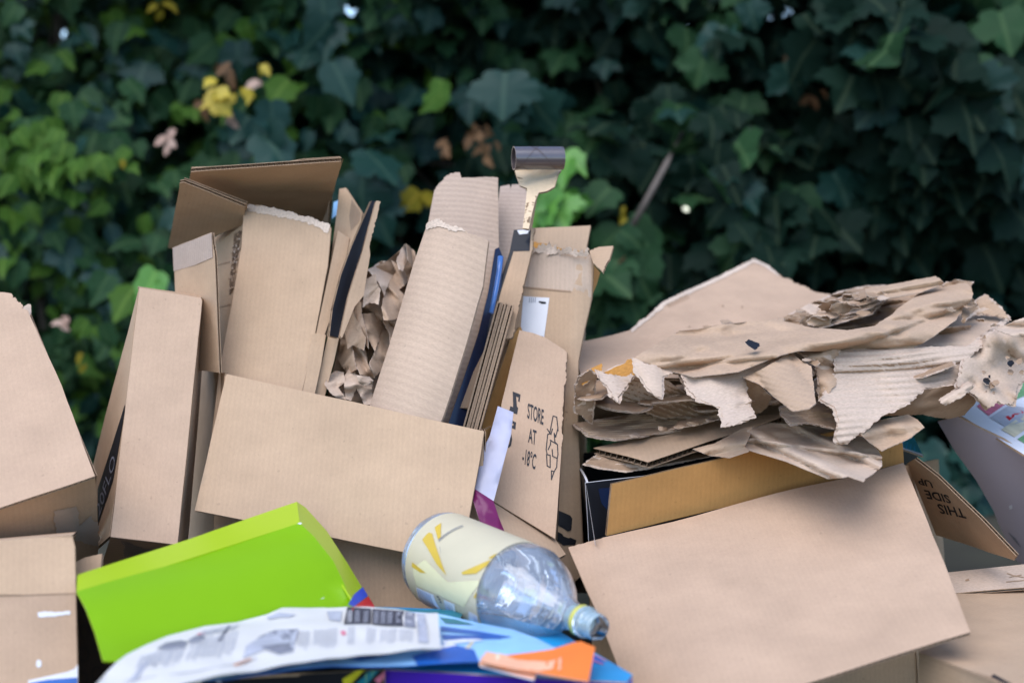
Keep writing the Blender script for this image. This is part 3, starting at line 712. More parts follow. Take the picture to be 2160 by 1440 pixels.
sh(((1042, 1058, 1.915), (1171, 1136, 1.905), (1110, 1150, 1.80)), [(1042, 1060), (1171, 1137), (1194, 1168), (1150, 1190), (1062, 1120)], 'card', flute=((1080, 1080), (1100, 1140)), seed=101).mb.build('bottom_flap', c)
sh(((1194, 740, 2.03), (1200, 760, 2.2), (1172, 1136, 1.92)), [(1195, 742, 2.03), (1205, 750, 2.2), (1185, 1140, 2.1), (1172, 1137, 1.915)], 'card', seed=102).mb.build('side_wall', c)

# --- plastic film between the two
c = thing('plastic_film', 'folded sheet of milky white and magenta plastic film right of the front flap', 'plastic film', P(1040, 1120, 1.9))
pl = Pl((1050, 857, 1.925), (1083, 869, 1.915), (1030, 1050, 1.835))
paper(pl, [(1050, 856), (1083, 869), (1078, 916), (1064, 969), (1041, 1058), (1015, 1045), (990, 1030), (1005, 970), (1033, 919)], 'film_white', .006, 20, 104, extra=[bulge(pl, (1066, 862), (1025, 1045), 20, .003)]).mb.build('white_film', c)
pl = Pl((1000, 1030, 1.845), (1041, 1056, 1.835), (1040, 1120, 1.80))
paper(pl, [(985, 1020), (1041, 1056), (1052, 1090), (1066, 1125), (1040, 1135), (1014, 1104)], 'purple_film', .006, 22, 105, extra=[bulge(pl, (1020, 1042), (1042, 1125), 20, .010)]).mb.build('magenta_film', c)

# --- black box with the torn paper on it
c = thing('black_box', 'open black glossy box with thin white edges under the heap of torn kraft paper', 'box', P(1560, 1400, 2.05))
s = sh(((1235, 1018, 1.90), (1860, 945, 2.0), (1250, 1140, 1.91)), [(1235, 1018), (1868, 944), (1860, 1300), (1250, 1300)], 'black', t=.003, core=False, rim=M['label_white'], seed=110)
s.patch([(1262, 1030), (1290, 1027), (1280, 1075), (1268, 1060)], M['navy'])
s.mb.build('front_wall', c)
s = sh(((1235, 1018, 1.903), (1205, 950, 2.25), (1250, 1140, 1.913)), [(1235, 1018, 1.903), (1205, 950, 2.25), (1225, 1200, 2.27), (1262, 1300, 1.92)], 'black', t=.003, core=False, rim=M['label_white'], seed=111)
s.line([(1236, 1024), (1258, 1148)], 1.6, M['label_white'])
s.mb.build('side_wall', c)
sh(((1205, 950, 2.25), (1930, 930, 2.3), (1220, 1200, 2.27)), [(1205, 955), (1935, 935), (1935, 1250), (1215, 1250)], 'black', t=.003, core=False, seed=112).mb.build('back_wall', c)
sh(((1868, 944, 2.0), (1935, 935, 2.3), (1865, 1200, 2.01)), [(1868, 944, 2.0), (1935, 935, 2.3), (1935, 1250, 2.32), (1860, 1300, 2.02)], 'black', t=.003, core=False, seed=113).mb.build('side_wall', c)
s = sh(((1883, 940, 2.08), (1947, 962, 2.1), (1924, 921, 2.2)), [(1870, 936), (1947, 963), (1924, 915), (1890, 905)], 'teal', t=.002, core=False, seed=114)
for k in range(5): s.line([(1892 + k * 9, 942 + k * 3), (1900 + k * 7, 926 + k * 4)], 1.2, M['cyan'])
s.line([(1874, 936), (1946, 961)], 2, M['label_white'])
s.mb.build('corner_flap', c)

# --- big carton on the right
c = thing('flap_carton', 'big brown carton on the right whose wide plain flap slopes down towards the front', 'carton', P(1600, 1560, 2.0))
s = sh(((1291, 1021, 1.845), (1800, 905, 1.955), (1280, 1130, 1.85)), [(1291, 1021), (1520, 967), (1790, 903), (1900, 880), (1906, 976), (1280, 1130)], 'card_ochre_shade', flute=((1400, 1000), (1396, 1080)), seed=120, t=.005)
s.mb.build('inner_flap', c)
pl = Pl((1214, 1150, 1.835), (1905, 977, 1.935), (2046, 1334, 1.56))
s = sh(pl, [(1198, 1149, VJ), (1225, 1146, VJ), (1280, 1131), (1906, 976), (1958, 1100), (2047, 1334), (1700, 1440), (1372, 1548), (1330, 1440), (1262, 1282), (1240, 1240)], 'card_flat', flute=((1500, 1060), (1650, 1440)), seed=121, warp=.004, res=.02,
       bend=lift(pl, (1290, 1200), (1190, 1230), -.02, 2))
rn = random.Random(9)
for k in range(14):
    x, y = rn.uniform(1300, 1950), rn.uniform(1140, 1400); s.patch([(x, y), (x + rn.uniform(1, 2.2), y + .5), (x + 1, y + rn.uniform(1, 2))], M['kraft_brown'])
s.mb.build('front_flap', c)
sh(((1240, 1160, 1.86), (1905, 985, 1.945), (1940, 1440, 1.99)), [(1240, 1162), (1906, 984), (1925, 1200), (1946, 1560), (1260, 1600)], 'card', flute=((1500, 1200), (1510, 1440)), seed=122).mb.build('front_wall', c)
sh(((1908, 982, 1.95), (1980, 960, 2.2), (1940, 1440, 1.995)), [(1908, 982, 1.95), (1965, 968, 2.2), (1990, 1480, 2.26), (1948, 1560, 1.995)], 'card', seed=123).mb.build('side_wall', c)
pl = Pl((1929, 969, 1.95), (2151, 1166, 1.86), (1974, 1127, 2.06))
s = sh(pl, [(1930, 968), (1980, 1004), (2033, 1052), (2074, 1088), (2152, 1165), (2146, 1175), (2088, 1162), (1974, 1128), (1912, 978)], 'card', t=.0045, flute=((1940, 1000), (1990, 1100)), seed=124, res=.015, bend=lift(pl, (1960, 1080), (2090, 1120), .004, 2))
s.text('THIS', Z9((445, 838))[0], (-59, -9), (7.6, 20), M['ink'], bold=.02)
s.text('SIDE', Z9((352, 757))[0], (-54, -9.5), (7, 17.5), M['ink'], bold=.02)
s.text('UP', Z9((242, 674))[0], (-31, -7.5), (5.5, 14.5), M['ink'], bold=.02)
s.mb.build('printed_flap', c)

# --- far right white tray, lower right carton
c = thing('printed_box', 'pale mauve box at the right edge with coloured pictures printed on its top', 'box', P(2150, 1180, 2.15))
pl = Pl((1993, 886, 2.10), (2160, 955, 1.98), (2147, 1157, 2.16))
s = sh(pl, [(1990, 878), (2030, 868), (2160, 955), (2260, 1020), (2280, 1260), (2155, 1170), (2147, 1155), (2120, 1099), (2106, 1065), (2071, 1002), (2026, 940)], 'foam', t=.003, core=False, seed=130, bend=bulge(pl, (2020, 900), (2150, 1150), 120, .012, 1))
s.patch([(2138, 1057), (2144, 1056), (2145, 1063), (2140, 1065)], M['white'], .002)
for k in range(4): s.line([(2140 + k * 3, 1112 + k * 4), (2155 + k * 3, 1126 + k * 5)], 1.3, M['grey_m'], .001)
s.mb.build('front_wall', c)
pl = Pl((2030, 868, 2.10), (2160, 945, 1.98), (2110, 800, 2.30))
s = sh(pl, [(2020, 872), (2034, 880), (2160, 957), (2260, 1018), (2300, 860), (2160, 780), (2090, 760)], 'white', t=.003, core=False, seed=131)
for poly, m in ([(2060, 858), (2090, 836), (2125, 852), (2085, 878)], 'pink'), ([(2098, 830), (2150, 790), (2200, 820), (2135, 848)], 'leafgreen'), ([(2088, 882), (2128, 856), (2160, 862), (2160, 890), (2120, 900)], 'grey_l'), \
        ([(2112, 906), (2165, 872), (2190, 888), (2140, 922)], 'cream'), ([(2146, 926), (2200, 892), (2240, 915), (2180, 946)], 'leafgreen'), ([(2078, 850), (2102, 838), (2112, 846), (2088, 860)], 'red'), ([(2120, 880), (2150, 866), (2160, 872), (2128, 888)], 'red'): s.patch(poly, M[m], .0008)
s.mb.build('printed_top', c)
c = thing('flat_carton', 'closed brown carton at the bottom right corner with a shaded top', 'carton', P(2100, 1560, 1.75))
zt = .160
pl = Pl(H(2017, 1250, zt), H(2200, 1234, zt), H(1940, 1376, zt))
s = sh(pl, [(1990, 1252), (2260, 1230), (2420, 1440), (2240, 1500), (2130, 1445), (1938, 1374), (1960, 1300)], 'card', flute=((1960, 1380), (2120, 1440)), seed=135)
s.patch([(2096, 1420), (2135, 1440), (2128, 1446), (2090, 1425)], M['ink'])
s.mb.build('top_panel', c)
d0 = dz(1938, 1374, zt); d1 = dz(2130, 1445, zt)
sh(((1938, 1375, d0), (2130, 1446, d1), (1938, 1500, d0 + .01)), [(1938, 1375), (2130, 1446), (2240, 1501), (2240, 1760), (1938, 1600)], 'card', seed=136, flute=((1938, 1400), (2130, 1470))).mb.build('front_wall', c)
df = dz(2017, 1250, zt); 
s = sh(((2005, 1252, df), (2200, 1236, df), (2005, 1206, df + .07)), [(1990, 1252), (2260, 1231), (2260, 1184), (2160, 1189), (1990, 1207)], 'liner', t=.004, seed=137)
s.patch(Z9((450, 1275), (470, 1268), (476, 1280), (452, 1284)), M['kraft_brown'])
for ln in ([(700, 1290), (806, 1280)], [(705, 1236), (760, 1256)], [(720, 1260), (790, 1246)], [(750, 1250), (806, 1262)]): s.line(Z9(*ln), 1.8, M['kraft_brown'])
s.mb.build('back_flap', c)

# --- large pale torn sheet behind
pl = Pl((1225, 722, 2.22), (1745, 650, 2.34), (1590, 550, 2.62))
s = sh(pl, Z6((60, 405), (330, 345, 'j6'), (430, 265, 'j6'), (480, 218, 'j6'), (700, 117, 'j6'), (850, 50, 'j6'), (905, 16, 'j6'), (960, 40, 'j6'), (1020, 85, 'j6'), (1180, 155, 'j6'), (1290, 178), (1320, 330), (1000, 480), (600, 560), (100, 560)), 'card_flat', t=.004, seed=140, res=.02, warp=.006)
for x, y in ((755, 233), (845, 238), (600, 330), (700, 338)): s.patch(Z6((x, y), (x + 8, y - 2), (x + 9, y + 5), (x + 2, y + 6)), M['kraft_brown'], .0012)
s.patch(Z6((330, 345), (430, 265), (480, 218), (700, 117), (850, 50), (905, 16), (960, 40), (1020, 85), (1015, 96), (955, 54), (905, 34), (855, 66), (705, 134), (490, 236), (440, 282), (335, 360)), fray, .0010, .008, jag=3)
for k in range(9): s.line(Z6((500 + k * 11, 226 - k * 5), (512 + k * 11, 243 - k * 5)), 1.6, M['kraft_brown'], .0016)
single(s, 'torn_sheet', 'large pale cardboard sheet with a torn peaked edge, lying behind the kraft paper heap', 'cardboard')

# --- the heap of torn kraft paper: each torn piece by itself
def piece(label, pl, pts, m, amp=.008, fr=12, jag=2.2, extra=(), name='torn_paper', cat='kraft paper', t=.0012, res=.008, mb=None, back=None):
    SEED[0] += 1
    pl = Pl(*[Z6(p)[0] for p in pl])
    q = Z6(*pts)
    fs = [facet(amp * 1.7, fr * 1.7, SEED[0] * 3), facet(amp * .05, fr * 7, SEED[0] * 5, 1)] if amp else []
    for e in extra: fs.append(e(pl))
    if jag: q = [tuple(p) + (f'j{jag}',) if not isinstance(p[-1], str) else p for p in q]
    s = Sheet(pl, q, M[m], t=t, rim=M['liner'], back=M[back] if back else None, bend=both(*fs) if fs else None, seed=SEED[0], res=res, warp=.003, mb=mb, core=t > .003, relief=True)
    if jag and jag >= 2 and len(q) > 6:      # the paler inner ply shows as a frayed rim round the torn edge
        cx = sum(p[0] for p in q) / len(q); cy = sum(p[1] for p in q) / len(q)
        p2 = Pl.__new__(Pl); p2.__dict__.update(pl.__dict__); p2.o = pl.o - pl.n * .0014
        q2 = [(cx + (p[0] - cx) * 1.02 + (3 if p[0] > cx else -3), cy + (p[1] - cy) * 1.02 + (2.5 if p[1] > cy else -1), 'j3') for p in q]
        Sheet(p2, q2, M['liner'], t=.0008, rim=M['liner'], back=M['kraft_brown'], bend=both(*fs) if fs else None, seed=SEED[0] + 300, res=res * 1.3, warp=.003, mb=s.mb, core=False, relief=True)
    if mb is None: single(s, name, label, cat, None)
    return s
rg = lambda a, b, per=.0085, am=.0022: (lambda pl: ridges(pl, Z6(a)[0], Z6(b)[0], per, am, a[0]))
bg = lambda a, b, hw, am, pw=.7: (lambda pl: bulge(pl, Z6(a)[0], Z6(b)[0], hw / 2.204, am, pw))
lt = lambda a, b, am, pw=2: (lambda pl: lift(pl, Z6(a)[0], Z6(b)[0], am, pw))
# crust at the top
mb = MB()
piece('', ((930, 320, 2.20), (1900, 130, 2.24), (1450, 340, 2.12)), ((900, 340), (1050, 280), (1180, 222), (1300, 170), (1430, 138), (1560, 140), (1790, 150), (1860, 180), (1800, 240), (1560, 330), (1440, 360), (1160, 370), (1000, 350)), 'kraft_brown', .022, 20, 4, mb=mb, res=.005)
rn = random.Random(21)
for k in range(18):
    x = rn.uniform(1150, 1500); y = 290 - (x - 1150) * .22 + rn.uniform(-60, 40); a = rn.uniform(20, 60); d = 2.10 + rn.uniform(-.03, .05)
    pts = [(x + a * 1.3 * math.cos(t) * rn.uniform(.6, 1.2), y + a * .6 * math.sin(t) * rn.uniform(.6, 1.2)) for t in (0, .9, 1.9, 3, 4, 5.2)]
    piece('', ((x - a, y, d), (x + a, y - 5, d + rn.uniform(-.02, .02)), (x, y + a, d - rn.uniform(-.02, .06))), pts, rn.choice(['kraft', 'kraft_brown', 'kraft_light', 'kraft', 'kraft_brown']), .010, 30, 3, mb=mb, res=.005)
for k in range(7):      # layered torn edges
    y0 = 185 + k * 14
    piece('', ((1230, y0 + 40, 2.15 - k * .008), (1560, y0 - 30, 2.17 - k * .008), (1400, y0 + 30, 2.12 - k * .008)), ((1210 - k * 8, y0 + 42), (1330, y0 + 2), (1420, y0 - 24), (1570 - k * 14, y0 - 42), (1560 - k * 14, y0 - 28), (1440, y0 + 4), (1330, y0 + 30), (1220, y0 + 62)), ['kraft_brown', 'kraft', 'kraft_brown', 'card_dark', 'kraft_light', 'kraft_brown', 'kraft'][k % 7] if True else '', .010, 28, 4, mb=mb, res=.005)
tag(mb.build('torn_crust'), 'ragged dark crust of many torn cardboard layers on top of the kraft heap', 'torn cardboard')
piece('thin rolled kraft strip along the very top of the torn heap', ((1430, 170, 2.12), (1770, 110, 2.14), (1500, 200, 2.09)), ((1420, 150), (1560, 128), (1750, 93), (1787, 125), (1690, 165), (1560, 190), (1430, 200)), 'kraft', .006, 20, 1.5, (bg((1425, 172), (1770, 112), 36, .022),))
piece('rumpled brown kraft scrap at the highest right tip of the heap', ((1790, 130, 2.16), (1920, 120, 2.16), (1880, 260, 2.10)), ((1785, 130), (1860, 112), (1920, 122), (1900, 180), (1950, 240), (1880, 300), (1850, 200)), 'kraft_brown', .018, 20, 3)
# loose shreds lying on and under the edges of the heap
rn = random.Random(77)
for (x, y, d) in [(640, 345, 2.12), (690, 335, 2.12), (770, 305, 2.13), (870, 335, 2.1), (980, 300, 2.1), (1030, 290, 2.1), (930, 310, 2.12), (1120, 250, 2.12), (1150, 480, 1.9), (1190, 495, 1.9), (1880, 300, 2.06), (1820, 250, 2.04), (1905, 230, 2.08),
                  (1300, 800, 1.86), (560, 790, 1.94), (620, 775, 1.94), (700, 760, 1.94), (480, 800, 1.95), (350, 830, 1.96), (1960, 300, 2.06), (2020, 320, 2.05), (1450, 180, 2.08)]:
    e = rn.uniform(10, 26); mb = MB()
    pts = [(x + e * 1.3 * math.cos(t) * rn.uniform(.5, 1.2), y + e * .55 * math.sin(t) * rn.uniform(.5, 1.2)) for t in (0, .9, 1.9, 3, 4, 5.2)]
    piece('', ((x - e, y + rn.uniform(-5, 5), d), (x + e, y, d + rn.uniform(-.02, .02)), (x, y + e, d - rn.uniform(-.01, .04))), pts, rn.choice(['kraft', 'kraft_brown', 'kraft_light', 'card_dark', 'kraft']), .006, 30, 3, mb=mb, res=.004)
    tag(mb.build('torn_shred'), 'small frayed shred of torn kraft paper lying loose on the heap of kraft paper', 'paper shred', 'loose shreds on the kraft heap')
# smooth long fold
piece('long smooth folded kraft paper sweeping up from left to right across the heap', ((350, 470, 1.98), (1880, 200, 2.12), (820, 540, 1.93)),
      ((345, 474, 'j.5'), (430, 420, 'j.5'), (560, 345), (640, 338), (750, 318), (1000, 290, 'j1'), (1180, 335, 'j.8'), (1290, 350, 'j.5'), (1420, 330, 'j.5'), (1500, 285, 'j.5'), (1590, 220, 'j.5'), (1700, 155, 'j.5'), (1790, 130, 'j.5'), (1865, 130, 'j1'), (1892, 180, 'j1'), (1870, 265, 'j.5'), (1800, 310, 'j.5'), (1720, 372, 'j.5'), (1640, 428, 'j.5'), (1300, 440, 'j.5'), (1080, 440, 'j.5'), (1000, 460, 'j.5'), (820, 535, 'j.5'), (620, 560, 'j.5'), (480, 524, 'j.5')),
      'kraft', .014, 9, 0, (bg((350, 470), (900, 420), 130, .045, .6), bg((1200, 400), (1890, 170), 110, .05, .6), lambda pl: folds(pl, Z6((350, 470))[0], Z6((1880, 200))[0], 20, .014, 4)), res=.005)
mb = MB()
s_ = piece('', ((860, 390, 1.90), (930, 410, 1.90), (900, 430, 1.885)), ((862, 398), (880, 386), (932, 406), (928, 420), (908, 436), (878, 416)), 'black', .004, 30, 1.5, mb=mb)
tag(mb.build('paper_scrap'), 'small black scrap on the long smooth kraft fold', 'scrap')
# right part
piece('pale torn kraft sheet lying flat behind the wide ribbed sheet', ((1650, 420, 2.06), (2080, 290, 2.14), (1890, 430, 2.02)), ((1640, 425), (1720, 368), (1800, 300), (1875, 262), (1960, 262), (2085, 285), (2060, 320), (1900, 440), (1700, 450)), 'kraft_light', .010, 14, 2)
piece('small ribbed kraft flap standing up at the right end of the heap', ((1890, 280, 2.14), (1990, 200, 2.16), (2080, 300, 2.10)), ((1888, 275), (1930, 215), (1985, 178), (2000, 200), (2040, 230), (2062, 252), (2095, 292), (1990, 268)), 'kraft', .006, 14, 3, (rg((1930, 300), (1960, 190)),))
piece('crumpled pale kraft sheet with dark torn holes at the right edge of the picture', ((1890, 480, 1.98), (2160, 340, 2.06), (2000, 690, 1.94)), ((1880, 480), (1960, 395), (2060, 320), (2115, 345), (2170, 290), (2240, 300), (2300, 400), (2260, 600), (2150, 580), (2120, 640), (2110, 690), (2040, 670), (1990, 705), (1930, 640), (1850, 600)), 'kraft_light', .024, 11, 4, (bg((1900, 520), (2100, 360), 60, .02),))
mb = MB()
for k in range(12):
    x, y = [(1975, 540), (1990, 580), (2010, 600), (2030, 590), (1985, 620), (2020, 630), (2085, 470), (2100, 500), (2140, 490), (2150, 540), (2000, 560), (2095, 540)][k]
    a = rn.uniform(7, 17)
    piece('', ((x - 20, y, 1.935), (x + 20, y - 4, 1.945), (x, y + 20, 1.925)), [(x + a * math.cos(t) * rn.uniform(.5, 1.3), y + a * math.sin(t) * rn.uniform(.5, 1.3)) for t in (0, 1, 2, 3, 4, 5.2)], ['kraft_brown', 'vo', 'kraft_brown'][k % 3] if k % 3 != 1 else 'black', .004, 40, 2, mb=mb)
tag(mb.build('torn_bits'), 'cluster of small dark torn bits on the crumpled sheet at the right edge', 'torn paper')
piece('crumpled cream kraft scrap sticking out at the right picture edge', ((2040, 330, 2.0), (2200, 300, 2.0), (2120, 380, 1.95)), ((2035, 345), (2090, 312), (2160, 285), (2230, 300), (2220, 380), (2110, 370)), 'kraft_light', .015, 20, 2)
# wide ribbed sheet
piece('wide pale ribbed sheet with a torn pointed tip, the front centre of the kraft heap', ((1290, 450, 1.955), (1890, 420, 2.02), (1330, 870, 1.80)),
      ((1285, 440, 'j1'), (1500, 432, 'j1'), (1880, 424, 'j1'), (2060, 296), (2060, 320), (1890, 472), (1850, 560), (1828, 600), (1700, 612), (1600, 690), (1500, 742), (1450, 790), (1388, 830), (1345, 868), (1300, 868), (1284, 845), (1300, 770), (1280, 700), (1215, 665), (1262, 600), (1290, 540)),
      'liner', .005, 6, 2.2, (rg((1300, 540), (1800, 500), .0125, .0032), bg((1290, 480), (1900, 440), 90, .02), lt((1300, 700), (1310, 880), -.02)), res=.003)
piece('ribbed kraft layer showing under the pointed tip of the wide ribbed sheet', ((1030, 700, 1.93), (1500, 760, 1.93), (1200, 790, 1.87)), ((1030, 705), (1100, 680), (1240, 660), (1320, 700), (1500, 760), (1400, 830), (1280, 800), (1150, 770), (1080, 782), (1035, 740)), 'kraft', .008, 14, 2.5, (rg((1050, 740), (1400, 720)), ), res=.0032)
piece('leaf-shaped torn ribbed piece curling over at the centre of the kraft heap', ((1080, 440, 1.93), (855, 560, 1.90), (1110, 715, 1.80)), ((852, 562, 'j1'), (930, 530, 'j1'), (1020, 480, 'j1'), (1070, 442, 'j1'), (1130, 490, 'j2'), (1170, 510, 'j1.5'), (1192, 680, 'j1'), (1160, 705, 'j1'), (1085, 716, 'j1'), (1010, 660, 'j1'), (930, 595, 'j1')), 'kraft', .004, 8, 1, (rg((900, 560), (1150, 640), .011, .0020), bg((1000, 520), (1130, 700), 90, .025)), res=.0032)
piece('twisted tan scrap between the leaf-shaped piece and the wide ribbed sheet', ((1110, 420, 1.96), (1300, 410, 1.97), (1230, 660, 1.88)), ((1090, 425), (1180, 395), (1230, 420), (1290, 395), (1300, 480), (1295, 580), (1240, 655), (1212, 660), (1205, 560), (1190, 500)), 'kraft', .018, 18, 3, (bg((1250, 420), (1240, 640), 50, .02),))
piece('light torn band of kraft running left from the leaf-shaped piece', ((590, 570, 1.92), (1080, 440, 1.96), (760, 760, 1.84)), ((575, 556), (660, 560), (850, 520), (1080, 432), (1060, 460), (940, 530), (850, 562), (870, 640), (905, 740), (830, 770), (755, 785), (748, 700), (690, 680), (640, 668), (600, 625)), 'liner', .014, 12, 3, (rg((640, 600), (800, 700), .010, .0022),))
piece('dark ribbed fold hanging under the leaf-shaped piece', ((860, 570, 1.91), (990, 640, 1.93), (910, 740, 1.97)), ((865, 565), (930, 598), (985, 650), (965, 705), (910, 740), (880, 650)), 'kraft_brown', .004, 14, 2, (rg((880, 580), (910, 730)),))
# left torn ribbed pieces
piece('dark ribbed strip standing at the left end of the kraft heap', ((80, 590, 1.95), (150, 530, 1.94), (150, 770, 1.99)), ((75, 600), (105, 555), (140, 528), (170, 560), (160, 660), (150, 775), (75, 720)), 'kraft_brown', .008, 14, 3, (rg((85, 600), (90, 760)),))
piece('orange-brown torn lining at the far left end of the kraft heap', ((95, 560, 1.97), (200, 500, 1.97), (140, 600, 1.94)), ((92, 575), (130, 530), (195, 498), (198, 535), (150, 570), (110, 600)), 'orange_fibre', .006, 16, 2)
piece('orange-brown torn lining curled up behind the pale torn teeth', ((210, 540, 1.97), (345, 475, 1.97), (300, 590, 1.94)), ((208, 540), (260, 515), (300, 500), (318, 480), (346, 474), (356, 545), (300, 590), (240, 575)), 'orange_fibre', .006, 16, 2)
piece('pale toothed scrap at the left of the kraft heap', ((175, 530, 1.94), (350, 545, 1.95), (260, 680, 1.89)), ((172, 528), (215, 548), (300, 562), (352, 540), (320, 590), (285, 640), (272, 678), (243, 650), (222, 600), (190, 570)), 'liner', .008, 18, 3, (rg((180, 540), (260, 670)),))
piece('bright torn tongue of kraft hanging beside the toothed scrap', ((345, 480, 1.93), (485, 520, 1.93), (450, 660, 1.87)), ((342, 474), (400, 500), (485, 522), (520, 545), (480, 560), (474, 656), (440, 645), (400, 600), (378, 560), (350, 535)), 'kraft_light', .008, 14, 2.2, (bg((410, 490), (450, 650), 60, .015),))
piece('dark ribbed sheet slanting down under the torn teeth', ((270, 670, 1.99), (480, 560, 1.95), (700, 745, 2.03)), ((262, 672), (310, 595), (370, 560), (470, 560), (580, 640), (760, 672), (760, 742), (600, 748), (480, 748)), 'kraft_brown', .006, 10, 2.5, (rg((300, 620), (700, 740), .010, .003),), res=.0032)
piece('light ragged scrap with a dark bite torn out of it', ((480, 530, 1.95), (720, 600, 1.94), (640, 670, 1.90)), ((475, 526), (540, 548), (580, 556), (700, 590), (760, 640), (720, 662), (640, 666), (600, 628), (585, 610), (560, 545)), 'liner', .008, 16, 3)
piece('shaded ribbed sheet lying low in the black box', ((75, 780, 2.04), (900, 730, 2.06), (270, 850, 1.95)), ((72, 775), (150, 768), (340, 738), (560, 728), (760, 722), (905, 740), (720, 765), (520, 812), (270, 852), (140, 832)), 'kraft', .016, 9, 2.5, (rg((150, 780), (800, 740), .012, .003),), res=.0032)
piece('layered dark torn edges under the slanting ribbed sheet', ((520, 800, 1.97), (760, 735, 1.98), (640, 800, 1.94)), ((505, 805), (560, 765), (660, 745), (770, 722), (765, 750), (650, 782)), 'kraft_brown', .012, 25, 3.5)
s = Sheet(Pl(*Z6((160, 890, 1.98), (1030, 735, 2.0), (400, 950, 1.875))), Z6((158, 890), (340, 848), (760, 752), (1030, 728), (1030, 745), (890, 798), (410, 952), (320, 925)), M['card'], t=.0085, flute=(Z6((300, 860))[0], Z6((330, 960))[0]), seed=160)
single(s, 'cardboard_slab', 'thick flat cardboard slab with a fluted front edge lying across the black box', 'cardboard')
piece('brown shaded scrap hanging below the cardboard slab', ((120, 965, 1.94), (640, 925, 1.95), (320, 1000, 1.90)), ((118, 962), (180, 925), (310, 900), (420, 945), (640, 905), (700, 930), (500, 965), (320, 998), (200, 982)), 'kraft_brown', .014, 14, 2)
piece('soft brown kraft end spilling over the rim of the black box', ((630, 900, 1.90), (860, 850, 1.90), (800, 935, 1.86)), ((620, 895), (720, 870), (850, 800), (900, 790), (860, 880), (880, 905), (790, 935), (700, 925)), 'kraft', .010, 12, .6, (bg((640, 900), (880, 850), 60, .02),))
pl_ = ((840, 880, 1.88), (1500, 930, 1.87), (1350, 1040, 1.77))
piece('smooth kraft paper draped over the front of the black box', pl_, ((780, 880, 'j.5'), (900, 790, 'j.5'), (945, 770, 'j.5'), (1100, 785, 'j.5'), (1290, 800, 'j1'), (1400, 828, 'j1'), (1485, 905, 'j1'), (1502, 955, 'j1'), (1470, 1000, 'j1'), (1400, 1042, 'j1'), (1330, 1018, 'j.5'), (1250, 1032, 'j.5'), (1050, 950, 'j.5'), (850, 890, 'j.5')), 'kraft_light', .012, 8, .5,
      (bg((900, 820), (1300, 1010), 60, .04, .8), bg((1120, 800), (1460, 960), 40, .030, .8), bg((1250, 900), (1480, 930), 30, .02)), res=.006)
piece('creased kraft flap right of the pointed tip', ((1390, 810, 1.87), (1690, 745, 1.92), (1500, 900, 1.83)), ((1385, 808), (1500, 760), (1622, 735), (1665, 760), (1695, 795), (1620, 850), (1500, 905), (1440, 862)), 'kraft', .012, 14, 1, (bg((1400, 820), (1690, 770), 50, .015),))
piece('dark curled kraft lip below the right part of the wide ribbed sheet', ((1500, 740, 1.95), (1900, 600, 1.94), (1800, 755, 2.0)), ((1490, 742), (1600, 690), (1700, 620), (1830, 600), (1945, 640), (1930, 680), (1880, 740), (1800, 757), (1740, 748), (1690, 735), (1560, 742)), 'kraft_brown', .010, 12, 1.5, (lt((1700, 640), (1830, 770), .03),))
piece('pale rolled strip on the dark curled lip', ((1770, 670, 1.90), (1915, 585, 1.92), (1800, 695, 1.88)), ((1762, 668), (1800, 640), (1900, 582), (1925, 605), (1870, 655), (1790, 692)), 'kraft_light', .005, 20, 3, (bg((1780, 675), (1915, 595), 26, .015),))

piece('broad brown kraft layer added deep inside the heap for shade between the torn pieces', ((150, 560, 2.14), (1900, 420, 2.16), (900, 800, 2.34)), ((80, 600), (350, 500), (900, 400), (1500, 360), (1880, 330), (1900, 560), (1700, 640), (1500, 740), (1300, 800), (900, 790), (400, 790), (80, 790)), 'card_dark', .02, 8, 3)  # brown sheet standing in for the shade in the gaps of the heap
rn = random.Random(314)
for k in range(16):
    x = 170 + k * 108 + rn.uniform(-30, 30); y = 690 - x * .085 + rn.uniform(-70, 60); w_ = rn.uniform(90, 170); h_ = rn.uniform(28, 60); sl_ = rn.uniform(-.30, .02); d = 1.985 + rn.uniform(-.02, .05)
    pts = []
    for t in range(11):
        a_ = t / 11 * 6.283; r_ = rn.uniform(.75, 1.2); xx = w_ * math.cos(a_) * r_; pts.append((x + xx, y + xx * sl_ + h_ * math.sin(a_) * r_))
    mb = MB()
    piece('', ((x - w_, y - w_ * sl_, d), (x + w_, y + w_ * sl_, d + rn.uniform(-.03, .04)), (x, y + h_, d - rn.uniform(.02, .07))), pts, rn.choice(['kraft', 'kraft_brown', 'kraft', 'liner', 'card_dark', 'kraft_light']), .014, 13, 2.6, mb=mb, res=.0045,
          extra=[(lambda pl, q_=((x - w_, y), (x + w_, y + w_ * sl_)): ridges(pl, Z6(q_[0])[0], Z6(q_[1])[0], .010, .0016, 1))] if k % 3 == 0 else [])
    tag(mb.build('torn_layer'), 'ragged torn kraft layer squeezed between the larger sheets of the kraft heap', 'torn paper', 'torn layers inside the kraft heap')
